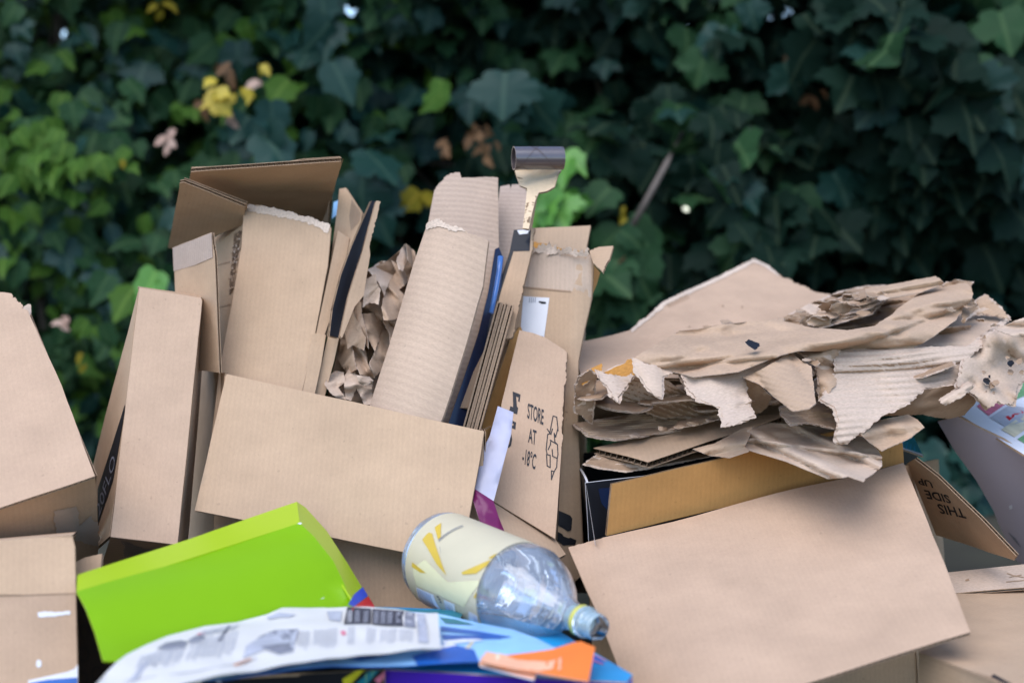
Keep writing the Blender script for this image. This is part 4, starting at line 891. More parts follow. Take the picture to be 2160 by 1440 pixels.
# --- left: big tilted carton, small carton below, tall narrow box
c = thing('tilted_carton', 'big plain carton tilted back at the left edge of the picture', 'carton', P(60, 1190, 1.85))
pl = Pl((22, 618, 2.02), (200, 1003, 1.76), (0, 1071, 1.72))
s = sh(pl, [(-200, 640), (0, 615, 'j1'), (22, 618, 'j4'), (58, 655), (64, 668), (130, 812), (200, 1003), (0, 1071), (-200, 1136)], 'card_flat', flute=((0, 700), (60, 1050)), seed=170, warp=.003)
s.mb.build('front_panel', c)
s = sh(((200, 1003, 1.762), (0, 1072, 1.722), (207, 1175, 1.92)), [(201, 1004), (204, 1060), (208, 1150), (205, 1172), (160, 1188), (0, 1215), (-200, 1240), (-200, 1137), (0, 1072)], 'card', flute=((100, 1050), (110, 1170)), seed=171)
tb = MB()
s.patch([(112, 1076), (160, 1066), (172, 1120), (120, 1124)], M['tape_matt'], .0010, mb=tb, jag=2); s.patch([(150, 1120), (190, 1086), (206, 1098), (207, 1150), (160, 1138)], M['tape_matt'], .0012, mb=tb, jag=3)
o = s.mb.build('bottom_panel', c); tb.build('tape', o)
sh(((61, 668, 2.01), (198, 1003, 1.768), (20, 668, 2.2)), [(61, 666, 2.01), (198, 1004, 1.768), (195, 1140, 1.93), (110, 900, 2.15), (20, 668, 2.2)], 'card', seed=172).mb.build('side_panel', c)
sh(((40, 640, 2.0), (62, 650, 2.0), (40, 700, 1.96)), [(38, 636, 'j3'), (58, 646, 'j4'), (66, 660, 'j4'), (60, 690), (30, 680)], 'liner', t=.002, seed=173, bend=crumple(.008, 40, 3)).mb.build('torn_corner', c)
c = thing('worn_carton', 'scuffed brown carton in the bottom left corner with a white rubbed mark', 'carton', P(60, 1640, 1.6))
pl = Pl((0, 1252, 1.565), (160, 1252, 1.565), (0, 1440, 1.535)); 
pu = Pl((0, 1252, 1.565), (160, 1252, 1.565), (0, 1139, 1.60))
sh(pu, [(-200, 1142), (0, 1139), (152, 1128), (158, 1153), (160, 1254), (0, 1254), (-200, 1262)], 'card', flute=((60, 1140), (60, 1250)), seed=175, warp=.003).mb.build('upper_panel', c)
s = sh(pl, [(-200, 1258), (0, 1254), (160, 1254), (164, 1440), (165, 1700), (-200, 1700)], 'card_flat', flute=((60, 1260), (60, 1440)), seed=176, warp=.003)
s.patch([(165, 1400), (158, 1410), (143, 1416), (60, 1434), (60, 1442), (165, 1442)], M['label_white'], .0008)
s.patch([(164, 1428), (100, 1433), (62, 1440), (62, 1470), (165, 1470)], M['deep_blue'], .0012)
s.patch([(80, 1292), (149, 1288), (148, 1296), (82, 1301)], M['label_white'], .0006, jag=1.5)
s.patch([(77, 1394), (82, 1390), (88, 1394), (88, 1404), (82, 1408), (77, 1404)], M['label_white'], .0006)
s.line([(0, 1256), (40, 1255), (90, 1253), (159, 1251)], 1.8, M['kraft_brown'], .0008)
s.mb.build('front_panel', c)
sh(((161, 1254, 1.567), (170, 1240, 1.75), (165, 1700, 1.61)), [(161, 1254, 1.567), (159, 1235, 1.75), (160, 1600, 1.78), (165, 1700, 1.61)], 'card', seed=177).mb.build('side_panel', c)
sh(((0, 1138, 1.602), (152, 1127, 1.602), (0, 1130, 1.85)), [(-200, 1138, 1.6), (0, 1138, 1.602), (152, 1127, 1.602), (165, 1165, 1.85), (-200, 1165, 1.85)], 'card', seed=178).mb.build('top_panel', c)
c = thing('narrow_box', 'tall slim plain box with a black band on its side, left of the open carton', 'box', P(290, 1210, 1.85))
s = sh(((294, 607, 2.0), (424, 628, 2.0), (373, 1147, 1.82)), [(294, 606), (424, 628), (426, 634), (374, 1148), (233, 1131)], 'card_flat', flute=((350, 620), (300, 1140)), seed=180, warp=.002)
o = s.mb.build('front_panel', c)
s = sh(((293, 608, 2.003), (232, 1131, 1.823), (204, 985, 2.06)), [(293, 607, 2.003), (270, 700, 2.02), (225, 880, 2.08), (203, 985, 2.1), (204, 1195, 2.06), (233, 1131, 1.823)], 'card', flute=((280, 700), (220, 1140)), seed=181)
s.patch([(263, 852), (233, 945), (206, 1030), (207, 1108), (238, 1012), (262, 868)], M['ink'], .0008)
s.text('20FLO', (211, 1090), (33, -118), (-8, -17), M['grey_m'], .0014, .0)
s.mb.build('side_panel', c)
s = sh(((233, 1132, 1.82), (373, 1148, 1.82), (210, 1190, 1.92)), [(233, 1132), (374, 1149), (384, 1200), (206, 1220)], 'card_dark', seed=182)
rb = MB(); s.patch([(255, 1138), (310, 1158), (370, 1152), (360, 1185), (270, 1190)], M['tape'], .0012, mb=rb, jag=3)
o = s.mb.build('bottom_panel', c); rb.build('tape', o)
sh(((425, 628, 2.003), (440, 640, 2.14), (374, 1148, 1.823)), [(425, 629, 2.003), (428, 632, 2.14), (385, 1150, 1.98), (374, 1149, 1.823)], 'card', seed=183).mb.build('side_panel', c)
sh(((294, 606, 2.002), (424, 627, 2.002), (300, 604, 2.12)), [(294, 605, 2.002), (424, 627, 2.002), (428, 628, 2.14), (290, 606, 2.12)], 'card', t=.003, seed=184).mb.build('top_panel', c)
# dark patterned box low behind the green one, and a strip of brown board above it
c = thing('patterned_box', 'dark brown box with faint ring pattern, squeezed between the worn carton and the green box', 'box', P(200, 1650, 1.66))
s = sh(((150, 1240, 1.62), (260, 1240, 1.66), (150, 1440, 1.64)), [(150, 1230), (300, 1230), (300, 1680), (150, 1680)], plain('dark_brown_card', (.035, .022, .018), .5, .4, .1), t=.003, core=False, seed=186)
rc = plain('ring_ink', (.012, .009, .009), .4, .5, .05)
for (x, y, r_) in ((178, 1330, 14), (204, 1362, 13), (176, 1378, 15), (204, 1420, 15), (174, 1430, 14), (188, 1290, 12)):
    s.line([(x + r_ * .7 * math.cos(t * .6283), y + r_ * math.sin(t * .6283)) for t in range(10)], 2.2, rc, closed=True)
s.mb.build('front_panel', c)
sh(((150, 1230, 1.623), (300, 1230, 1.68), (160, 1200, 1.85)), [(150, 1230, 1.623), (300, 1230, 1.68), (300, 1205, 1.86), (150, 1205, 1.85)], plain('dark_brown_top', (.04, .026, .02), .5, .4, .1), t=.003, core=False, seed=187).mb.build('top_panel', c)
single(sh(((160, 1185, 1.72), (215, 1160, 1.72), (160, 1225, 1.70)), [(158, 1186), (180, 1176), (216, 1168), (210, 1230), (160, 1240)], 'card', flute=((160, 1190), (160, 1230)), seed=188), 'board_scrap', 'small brown board scrap under the bottom corner of the tilted carton', 'cardboard')

# --- green box
c = thing('green_box', 'bright lime green card box lying on its side with a red and blue corner', 'box', P(480, 1380, 1.6))
pl = Pl((215, 1395, 1.46), (735, 1262, 1.63), (632, 1103, 1.72))
s = sh(pl, [(161, 1252), (400, 1178), (632, 1103), (660, 1140), (700, 1195), (742, 1262), (775, 1330), (560, 1400), (217, 1396)], 'green', t=.002, core=False, rim=M['green_lit'], seed=190, res=.02, bend=bulge(pl, (190, 1320), (690, 1180), 110, .012, 1), warp=.004)
for (x, y, e) in ((632, 1104, 3.5), (640, 1113, 2)): s.patch([(x - e * 1.5, y + e * .4), (x, y - e * .2), (x + e * 1.4, y + e * .1), (x + e * .4, y + e)], M['label_white'], .0008)
s.text('natural source', (632, 1287), (50, -22), (3, -8), M['label_white'], .0008)
s.mb.build('front_panel', c)
q = lambda a: pl.at(pl.q(a))
def pd(a):       # depth of a picture point on the front plane
    return -(CM.inverted() @ q(a)).z
dA, dB = pd((161, 1252)), pd((632, 1103))
s = sh(((161, 1252, dA), (632, 1103, dB), (625, 1058, dB + .075)), [(161, 1251, dA), (400, 1177, pd((400, 1177))), (632, 1102, dB), (626, 1057, dB + .075), (400, 1136, pd((400, 1177)) + .06), (164, 1220, dA + .055)], 'green_lit', t=.002, core=False, rim=M['green_lit'], seed=191, warp=.001)
s.mb.build('top_panel', c)
ps = Pl((632, 1102, dB + .001), (626, 1058, dB + .08), (790, 1282, pd((742, 1262)) + .04))
s = sh(ps, [(632, 1102), (626, 1057), (645, 1070), (690, 1120), (735, 1190), (760, 1232), (792, 1285), (800, 1330), (770, 1330), (742, 1264), (700, 1195), (660, 1140)], 'green_lit', t=.002, core=False, rim=M['green_lit'], seed=192, res=.01, warp=.001)
s.patch([(764, 1238), (775, 1257), (745, 1280), (733, 1276), (745, 1255)], M['blue'], .0009)
s.patch([(776, 1258), (792, 1285), (800, 1330), (770, 1330), (740, 1284)], M['red'], .0010)
s.mb.build('end_panel', c)

# --- violet and black boxes under the newspaper, leaflets, orange card
zp = .180
c = thing('violet_box', 'flat box with a violet front and a blue top under the plastic bottle', 'box', P(1070, 1620, 1.5))
s = sh((H(820, 1412, zp), H(1330, 1430, zp), H(1180, 1330, zp)), [(815, 1411), (1322, 1440), (1334, 1424), (1280, 1390), (1180, 1330), (1060, 1300), (960, 1286), (720, 1276), (690, 1300)], 'cyan', t=.003, core=False, seed=200)
s.patch([(1225, 1375), (1262, 1384), (1275, 1400), (1245, 1398)], M['deep_blue']); s.line([(1255, 1382), (1278, 1394)], 2, M['pink'], .001); s.line([(1248, 1392), (1272, 1402)], 2, M['pink'], .001)
s.patch([(925, 1303), (1020, 1335), (1060, 1350), (980, 1340), (925, 1325)], M['deep_blue'], .0008)
s.mb.build('top_panel', c)
d0 = dz(815, 1412, zp); d1 = dz(1322, 1441, zp)
s = sh(((815, 1412, d0), (1322, 1441, d1), (815, 1600, d0 + .02)), [(812, 1413), (1322, 1441), (1322, 1700), (805, 1700)], 'violet', t=.003, core=False, seed=201)
s.mb.build('front_panel', c)
sh(((1323, 1441, d1), (1335, 1425, dz(1335, 1425, zp)), (1323, 1700, d1 + .03)), [(1323, 1441, d1), (1335, 1425, dz(1335, 1425, zp)), (1335, 1680, dz(1335, 1425, zp) + .03), (1323, 1700, d1 + .03)], 'blue', t=.003, core=False, seed=202).mb.build('side_panel', c)
c = thing('black_carton', 'glossy black carton with a yellow and green swirl, under the newspaper', 'box', P(620, 1640, 1.5))
s = sh(((400, 1432, 1.46), (810, 1414, 1.46), (400, 1600, 1.48)), [(340, 1436), (540, 1428), (810, 1412), (806, 1700), (330, 1700)], 'black', t=.003, core=False, seed=204)
for poly, m in ([(722, 1432), (750, 1414), (770, 1410), (745, 1436), (728, 1450)], 'yellow'), ([(752, 1440), (780, 1414), (800, 1412), (775, 1440), (765, 1450)], 'teal'), ([(770, 1420), (790, 1412), (782, 1432), (772, 1440)], 'leafgreen'), ([(790, 1432), (812, 1414), (812, 1425), (800, 1442)], 'pink'), ([(455, 1434), (468, 1432), (466, 1440), (458, 1440)], 'grey_l'), ([(410, 1432), (430, 1430), (425, 1442), (412, 1442)], 'cream'): s.patch(poly, M[m], .0008)
s.mb.build('front_panel', c)
sh((H(400, 1432, .178), H(810, 1411, .178), H(600, 1340, .178)), [(340, 1435), (810, 1411), (700, 1320), (300, 1360)], 'black', t=.003, core=False, seed=205).mb.build('top_panel', c)
pl = Pl(H(335, 1440, .196), H(1020, 1396, .192), H(900, 1300, .196))
s = sh(pl, [(240, 1452), (335, 1440), (480, 1424), (700, 1405), (1012, 1396), (1100, 1384), (1180, 1370), (1080, 1330), (1010, 1310), (930, 1288), (860, 1286), (640, 1310), (400, 1380)], 'sky_blue', t=.0012, rim=M['deep_blue'], seed=206, res=.02, bend=wave_w(.006, 9, 4))
for poly, m in ([(870, 1384), (960, 1366), (1000, 1376), (1010, 1396), (880, 1402)], 'deep_blue'), ([(930, 1340), (1040, 1348), (1060, 1356), (935, 1352)], 'deep_blue'), ([(930, 1318), (1000, 1332), (1080, 1352), (1060, 1354), (990, 1340), (930, 1330)], 'deep_blue'), \
        ([(470, 1424), (640, 1398), (700, 1388), (720, 1392), (560, 1416)], 'deep_blue'), ([(720, 1386), (800, 1376), (840, 1378), (760, 1394)], 'deep_blue'), ([(928, 1296), (960, 1300), (1000, 1316), (940, 1310)], 'teal'), ([(885, 1370), (950, 1362), (965, 1366), (900, 1378)], 'white'), ([(930, 1356), (1000, 1352), (1020, 1358), (940, 1364)], 'white'), ([(980, 1372), (1000, 1354), (1004, 1356), (990, 1374)], 'cream'): s.patch(poly, M[m], .0007)
single(s, 'leaflet', 'glossy blue printed leaflet sticking out in front of the newspaper', 'leaflet')
single(sh((H(560, 1300, .188), H(900, 1284, .188), H(900, 1320, .188)), [(560, 1296), (640, 1282), (700, 1274), (745, 1272), (860, 1284), (980, 1288), (960, 1320), (600, 1330)], 'teal', t=.0015, core=False, seed=208), 'leaflet', 'dark teal leaflet peeping out behind the far edge of the newspaper', 'leaflet')

pl = Pl(H(300, 1400, .212), H(920, 1330, .208), H(733, 1280, .212))
wv_ = both(wave_w(.004, 9, 9), wave_w(.003, 26, 12), lift(pl, (600, 1340), (180, 1450), -.012, 2))
s = Sheet(pl, [(150, 1456), (187, 1437), (225, 1400), (267, 1370), (353, 1337), (433, 1318), (500, 1306), (563, 1294), (595, 1283, 'j.8'), (642, 1281, 'j.8'), (733, 1277, 'j.8'), (794, 1283, 'j.8'), (866, 1294, 'j.8'), (924, 1298), (930, 1367, 'j.6'), (758, 1376, 'j.6'), (577, 1400, 'j.6'), (397, 1428, 'j.6'), (320, 1446)], M['news'], t=.0012, rim=M['news'], bend=wv_, seed=210, res=.010, warp=0)
n_ = lambda poly, m, off=.0009: s.patch(ZN(*poly), M[m], off, .008)
n_([(1530, 108), (1670, 128), (1668, 210), (1510, 214)], 'grey_d'); n_([(1676, 130), (1860, 152), (1856, 232), (1674, 212)], 'grey_d'); n_([(1866, 155), (1925, 162), (1930, 240), (1862, 234)], 'grey_m')
for x in (1545, 1590, 1640, 1700, 1740, 1780, 1830, 1895): 
    for k in range(4): s.line(ZN((x - 10 + k * 7, 130 + (x - 1530) * .11), (x - 14 + k * 7, 200 + (x - 1530) * .05)), .9, M['label_white' if (x // 5) % 2 else 'grey_l'], .0015)
n_([(1935, 165), (1985, 170), (2005, 330), (1945, 325)], 'grey_l'); n_([(1410, 130), (1500, 128), (1490, 190), (1425, 180)], 'grey_l')
n_([(1000, 300), (1090, 245), (1245, 240), (1215, 370), (1130, 385), (1050, 360), (920, 395), (940, 340)], 'grey_l'); n_([(1050, 265), (1110, 240), (1245, 240), (1235, 290), (1160, 300), (1130, 262), (1000, 292)], 'grey_m'); n_([(1020, 345), (1200, 320), (1215, 365), (1130, 383)], 'grey_m', .0012)
n_([(418, 352), (470, 320), (560, 300), (600, 310), (580, 350), (480, 362)], 'grey_m'); n_([(600, 300), (640, 275), (690, 270), (702, 290), (660, 310), (610, 318)], 'grey_m'); n_([(650, 262), (690, 252), (700, 260), (660, 268)], 'pink')
n_([(830, 216), (852, 214), (795, 308), (770, 312)], 'grey_d'); n_([(1060, 165), (1130, 150), (1230, 160), (1200, 172), (1120, 172), (1070, 178)], 'grey_l'); n_([(1490, 252), (1515, 250), (1525, 268), (1500, 272)], 'pink')
rn = random.Random(5)
for (x0, x1, ya, yb) in ((1340, 1400, 240, 350), (1410, 1480, 235, 345), (1540, 1580, 230, 320), (1650, 1700, 235, 320), (1730, 1820, 240, 318), (1840, 1920, 245, 320), (1250, 1320, 250, 360)):
    x = x0
    while x < x1: s.line(ZN((x, ya + rn.uniform(0, 6)), (x - 6, yb - rn.uniform(0, 25))), 1.7, M['grey_l'], .0012); x += 14
for (x0, x1, ya, yb) in ((330, 600, 380, 470), (620, 900, 300, 430), (700, 900, 240, 300)):
    x = x0
    while x < x1:
        yy = ya - (x - x0) * .17; s.line(ZN((x, yy + rn.uniform(0, 8)), (x - 30, yy + (yb - ya) - rn.uniform(0, 30))), 1.7, M['grey_l'], .0012); x += 15
n_([(330, 430), (370, 415), (300, 500), (250, 510)], 'grey_l'); n_([(860, 430), (960, 395), (985, 398), (880, 440)], 'orange_pale', .0013); n_([(395, 425), (412, 422), (408, 435), (396, 436)], 'grey_m')
s.line(ZN((230, 500), (640, 470), (860, 430), (1000, 395)), 1.2, M['grey_l'], .0013)
single(s, 'newspaper', 'wrinkled newspaper page with grey print lying across the front of the heap', 'newspaper')

pl = Pl(H(1012, 1394, .200), H(1245, 1430, .192), H(1215, 1356, .205))
s = sh(pl, ZB((690, 1252), (705, 1210), (760, 1165), (900, 1190), (1160, 1170), (1300, 1160), (1480, 1105), (1540, 1095), (1660, 1150), (1640, 1260), (1605, 1425), (1480, 1405), (1180, 1340)), 'orange', t=.0015, rim=M['orange_pale'], seed=212, bend=wave_w(.003, 12, 3))
for poly, m in ([(690, 1250), (740, 1165), (900, 1190), (1000, 1230), (1250, 1260), (1240, 1330), (1180, 1335)], 'orange_pale'), ([(820, 1180), (915, 1185), (870, 1235), (800, 1230)], 'cream'), ([(1270, 1260), (1330, 1255), (1310, 1320), (1240, 1330)], 'orange_pale'), ([(1355, 1240), (1385, 1235), (1370, 1330), (1340, 1335)], 'orange_pale'): s.patch(ZB(*poly), M[m], .0007, jag=1.5)
single(s, 'orange_card', 'torn bright orange card under the neck of the plastic bottle', 'card')
single(sh((H(1012, 1396, .193), H(1150, 1425, .190), H(1130, 1360, .196)), ZB((680, 1258), (900, 1300), (1170, 1345), (1145, 1405), (900, 1345), (690, 1290)), 'orange_pale', t=.0015, rim=M['white'], seed=213), 'orange_card', 'pale peach card edge showing beneath the bright orange card', 'card')

# --- plastic bottle
BA, BT = P(922, 1172, 1.79), P(1264, 1324, 1.535)
ax = (BT - BA).normalized(); LB = (BT - BA).length
u = ax.cross(Vector((0, 0, 1))).normalized(); v_ = ax.cross(u)   # v_ points downwards
RB = .0590
bo = thing('plastic_bottle', 'empty clear plastic bottle without a cap, cream and gold label, lying down', 'bottle', (BA + BT) / 2 - Vector((0, 0, RB)))
def lathe(prof, m, n=72, a0=0, a1=math.tau, wob=0):
    mb = MB(); V = []; F = []; full = abs(a1 - a0 - math.tau) < 1e-6; nn = n if full else n + 1
    for s_, r in prof:
        for k in range(nn):
            a = a0 + (a1 - a0) * k / n; rr = r * (1 + wob * noise.noise((3 * math.cos(a), 3 * math.sin(a), s_ * 16)))
            V.append(BA + ax * s_ + (u * math.cos(a) + v_ * math.sin(a)) * rr)
    for j in range(len(prof) - 1):
        for k in range(n):
            F.append([j * nn + k, j * nn + (k + 1) % nn, (j + 1) * nn + (k + 1) % nn, (j + 1) * nn + k])
    mb.add(V, F, m); return mb
L1 = .020; L2 = .172        # label from, to
prof = [(.004, .001), (.004, .020), (-.002, .034), (-.004, .044), (.000, .052), (.008, .0575), (.016, RB), (L1, RB - .001), (L2, RB - .001), (L2 + .006, RB), (L2 + .022, RB - .001), (L2 + .040, RB - .007), (L2 + .056, RB - .0165), (L2 + .072, RB - .029), (L2 + .086, RB - .039), (L2 + .096, .0170), (L2 + .104, .0150), (LB - .026, .0142), (LB - .0255, .0175), (LB - .022, .0175), (LB - .0215, .0140), (LB, .0138)]
def dens(p, m=4):
    out = []
    for (a, b) in zip(p, p[1:]):
        for k in range(m): out.append((a[0] + (b[0] - a[0]) * k / m, a[1] + (b[1] - a[1]) * k / m))
    return out + [p[-1]]
lathe(dens(prof[:-5]), M['pet'], wob=.03).build('body', bo)
lathe(dens(prof[-6:]), M['neck'], 48).build('neck', bo)
lathe([(LB - .0325, .0152), (LB - .0325, .0172), (LB - .027, .0172), (LB - .027, .0152)], M['ring'], 48).build('neck_ring', bo)
for k_, zz in enumerate((LB - .017, LB - .010)): pass
th = MB()
for t0 in (LB - .018, LB - .011, LB - .004): th2 = lathe([(t0 - .0014, .0140), (t0, .0151), (t0 + .0014, .0140)], M['neck'], 40); th.add(th2.v, th2.f, M['neck'])
th.build('screw_thread', bo)
lab = lathe([(L1 + (L2 - L1) * k / 10, RB + .0004) for k in range(11)], M['bottle_label'], 96)
def cyl(px, py):
    r = ray(px, py); o = CAM_LOC - BA; d = r
    dp, op = d - ax * d.dot(ax), o - ax * o.dot(ax)
    a, b, cc = dp.dot(dp), 2 * dp.dot(op), op.dot(op) - (RB + .0004) ** 2
    D = b * b - 4 * a * cc; t = (-b - math.sqrt(max(0, D))) / (2 * a)
    X = o + d * t; return Vector((math.atan2(X.dot(v_), X.dot(u)) * RB, X.dot(ax)))
def lpatch(poly, m, off=.0006):
    q = [cyl(*p) for p in ZB(*poly)]
    for p in q: p.y = min(max(p.y, L1), L2)
    if max(p.x for p in q) - min(p.x for p in q) > math.pi * RB:
        for p in q:
            if p.x < 0: p.x += math.tau * RB
    ar = sum(q[i].x * q[(i + 1) % len(q)].y - q[(i + 1) % len(q)].x * q[i].y for i in range(len(q)))
    if ar < 0: q = q[::-1]
    ol = []
    for a, b in zip(q, q[1:] + q[:1]):
        m_ = max(1, int((b - a).length / .004)); ol += [a.lerp(b, k / m_) for k in range(m_)]
    V, F = tri(ol, .005)
    lab.add([BA + ax * p.y + (u * math.cos(p.x / RB) + v_ * math.sin(p.x / RB)) * (RB + .0004 + off) for p in V], F, M[m] if isinstance(m, str) else m)
for poly in ([(240, 190), (262, 172), (290, 182), (350, 370), (410, 530), (330, 440), (255, 310), (205, 232)], [(310, 130), (365, 92), (362, 210), (338, 232)], [(535, 508), (640, 462), (835, 425), (812, 482), (660, 518), (550, 526)],
             [(760, 390), (850, 348), (925, 336), (905, 368), (800, 394)], [(122, 420), (240, 512), (190, 506), (118, 456)], [(640, 714), (715, 694), (708, 742), (680, 736)]): lpatch(poly, 'gold', .0008)
pg = plain('pale_green_print', (.72, .66, .40), .42, .5, .04); wh = plain('white_print', (.82, .82, .84), .42, .5, .02)
lpatch([(125, 470), (230, 400), (420, 590), (700, 580), (720, 640), (560, 800), (330, 690), (160, 620)], pg, .0005)
lpatch([(160, 630), (300, 690), (440, 900), (330, 870), (220, 780)], wh, .0008); lpatch([(390, 735), (480, 770), (560, 960), (460, 930)], wh, .0008); lpatch([(600, 830), (690, 880), (740, 1040), (640, 1000)], wh, .0008)
bb = plain('barcode_ink', (.22, .30, .50), .45, .4, .05)
for k in range(7): lpatch([(168 + k * 17, 640 + k * 8), (174 + k * 17, 642 + k * 8), (252 + k * 19, 790 + k * 14), (244 + k * 19, 788 + k * 14)], bb, .0011)
for k in range(5): lpatch([(400 + k * 14, 748 + k * 8), (403 + k * 14, 750 + k * 8), (470 + k * 15, 900 + k * 8), (466 + k * 15, 898 + k * 8)], bb, .0011)
for k in range(5): lpatch([(640 + k * 12, 870 + k * 10), (643 + k * 12, 872 + k * 10), (690 + k * 12, 990 + k * 8), (686 + k * 12, 988 + k * 8)], bb, .0011)
for k in range(3): lpatch([(330 + k * 12, 700 + k * 22), (345 + k * 12, 705 + k * 22), (350 + k * 12, 716 + k * 22), (332 + k * 12, 712 + k * 22)], 'grey_d', .0011)
for a, b in (((340, 235), (545, 112)), ((345, 245), (550, 122)), ((352, 290), (362, 345))): lpatch([a, b, (b[0] + 2, b[1] + 3), (a[0] + 3, a[1] + 3)], 'grey_m', .0008)
lab.build('label', bo)

# ---------------------------------------------------------------- the hedge: shrubs and creepers, leaf by leaf
def leaf_mat(name, c1, c2, rough=.42, trans=.25, spec=.5):
    m, t, N, L, b = mat(name)
    tc = N.new('ShaderNodeTexCoord'); n = N.new('ShaderNodeTexNoise'); n.inputs['Scale'].default_value = 3.3; n.inputs['Detail'].default_value = 2
    L.new(tc.outputs['UV'], n.inputs['Vector'])
    g = N.new('ShaderNodeTexWhiteNoise'); g.noise_dimensions = '2D'
    fl = N.new('ShaderNodeVectorMath'); fl.operation = 'FLOOR'; L.new(tc.outputs['UV'], fl.inputs[0]); L.new(fl.outputs[0], g.inputs['Vector'])
    ad = N.new('ShaderNodeMath'); ad.operation = 'MULTIPLY_ADD'; ad.inputs[1].default_value = .6
    sb = N.new('ShaderNodeMath'); sb.operation = 'MULTIPLY'; sb.inputs[1].default_value = .4; L.new(n.outputs[0], sb.inputs[0])
    L.new(g.outputs[0], ad.inputs[0]); L.new(sb.outputs[0], ad.inputs[2])
    mx = N.new('ShaderNodeMix'); mx.data_type = 'RGBA'; mx.inputs[6].default_value = (*c1, 1); mx.inputs[7].default_value = (*c2, 1)
    L.new(ad.outputs[0], mx.inputs[0])
    # paler midrib
    sx = N.new('ShaderNodeSeparateXYZ'); fr = N.new('ShaderNodeVectorMath'); fr.operation = 'FRACTION'; L.new(tc.outputs['UV'], fr.inputs[0]); L.new(fr.outputs[0], sx.inputs[0])
    ab = N.new('ShaderNodeMath'); ab.operation = 'SUBTRACT'; ab.inputs[1].default_value = .5; L.new(sx.outputs[0], ab.inputs[0])
    a2 = N.new('ShaderNodeMath'); a2.operation = 'ABSOLUTE'; L.new(ab.outputs[0], a2.inputs[0])
    a3 = N.new('ShaderNodeMath'); a3.operation = 'LESS_THAN'; a3.inputs[1].default_value = .025; L.new(a2.outputs[0], a3.inputs[0])
    a4 = N.new('ShaderNodeMath'); a4.operation = 'MULTIPLY'; a4.inputs[1].default_value = .35; L.new(a3.outputs[0], a4.inputs[0])
    m3 = N.new('ShaderNodeMix'); m3.data_type = 'RGBA'; L.new(a4.outputs[0], m3.inputs[0]); L.new(mx.outputs[2], m3.inputs[6]); m3.inputs[7].default_value = (min(1, c2[0] * 2 + .04), min(1, c2[1] * 1.6 + .04), c2[2] * 1.5 + .02, 1)
    L.new(m3.outputs[2], b.inputs['Base Color']); b.inputs['Roughness'].default_value = rough; b.inputs['Specular IOR Level'].default_value = spec
    tl = N.new('ShaderNodeBsdfTranslucent'); L.new(m3.outputs[2], tl.inputs[0])
    ms = N.new('ShaderNodeMixShader'); ms.inputs[0].default_value = trans
    L.new(b.outputs[0], ms.inputs[1]); L.new(tl.outputs[0], ms.inputs[2]); L.new(ms.outputs[0], N['Material Output'].inputs[0])
    return m
# leaf outlines: stem at the origin, tip at (0,1)
MAPLE = [(0, 0), (.14, -.07), (.34, -.08), (.44, .02), (.40, .10), (.62, .22), (.60, .32), (.70, .50), (.50, .56), (.44, .64), (.30, .62), (.28, .76), (.16, .84), (0, 1)]
IVY = [(0, 0), (.14, -.06), (.34, -.02), (.46, .14), (.42, .30), (.50, .46), (.34, .56), (.22, .70), (.12, .86), (0, 1)]
OVAL = [(0, 0), (.16, .08), (.27, .25), (.31, .45), (.26, .66), (.14, .86), (0, 1)]
def leaf_proto(half):
    pts = half + [(-x, y) for x, y in half[-2:0:-1]]
    V = [(x, y, .22 * abs(x) - .30 * (y - .35) ** 2 - .12 * x * x * 4 * (1 if abs(x) > .3 else 0)) for x, y in pts]
    c = len(V); V.append((0, .36, -.02)); n = len(pts)
    return np.array(V), [[i, (i + 1) % n, c] for i in range(n)], pts
PROTO = {k: leaf_proto(v) for k, v in dict(maple=MAPLE, ivy=IVY, oval=OVAL).items()}
GAPS = [(1665, 25, .004), (1622, 42, .001), (1450, 52, .001), (1445, 440, .002), (740, 25, .001)]
GD = [(ray(a, b).normalized(), r) for a, b, r in GAPS]
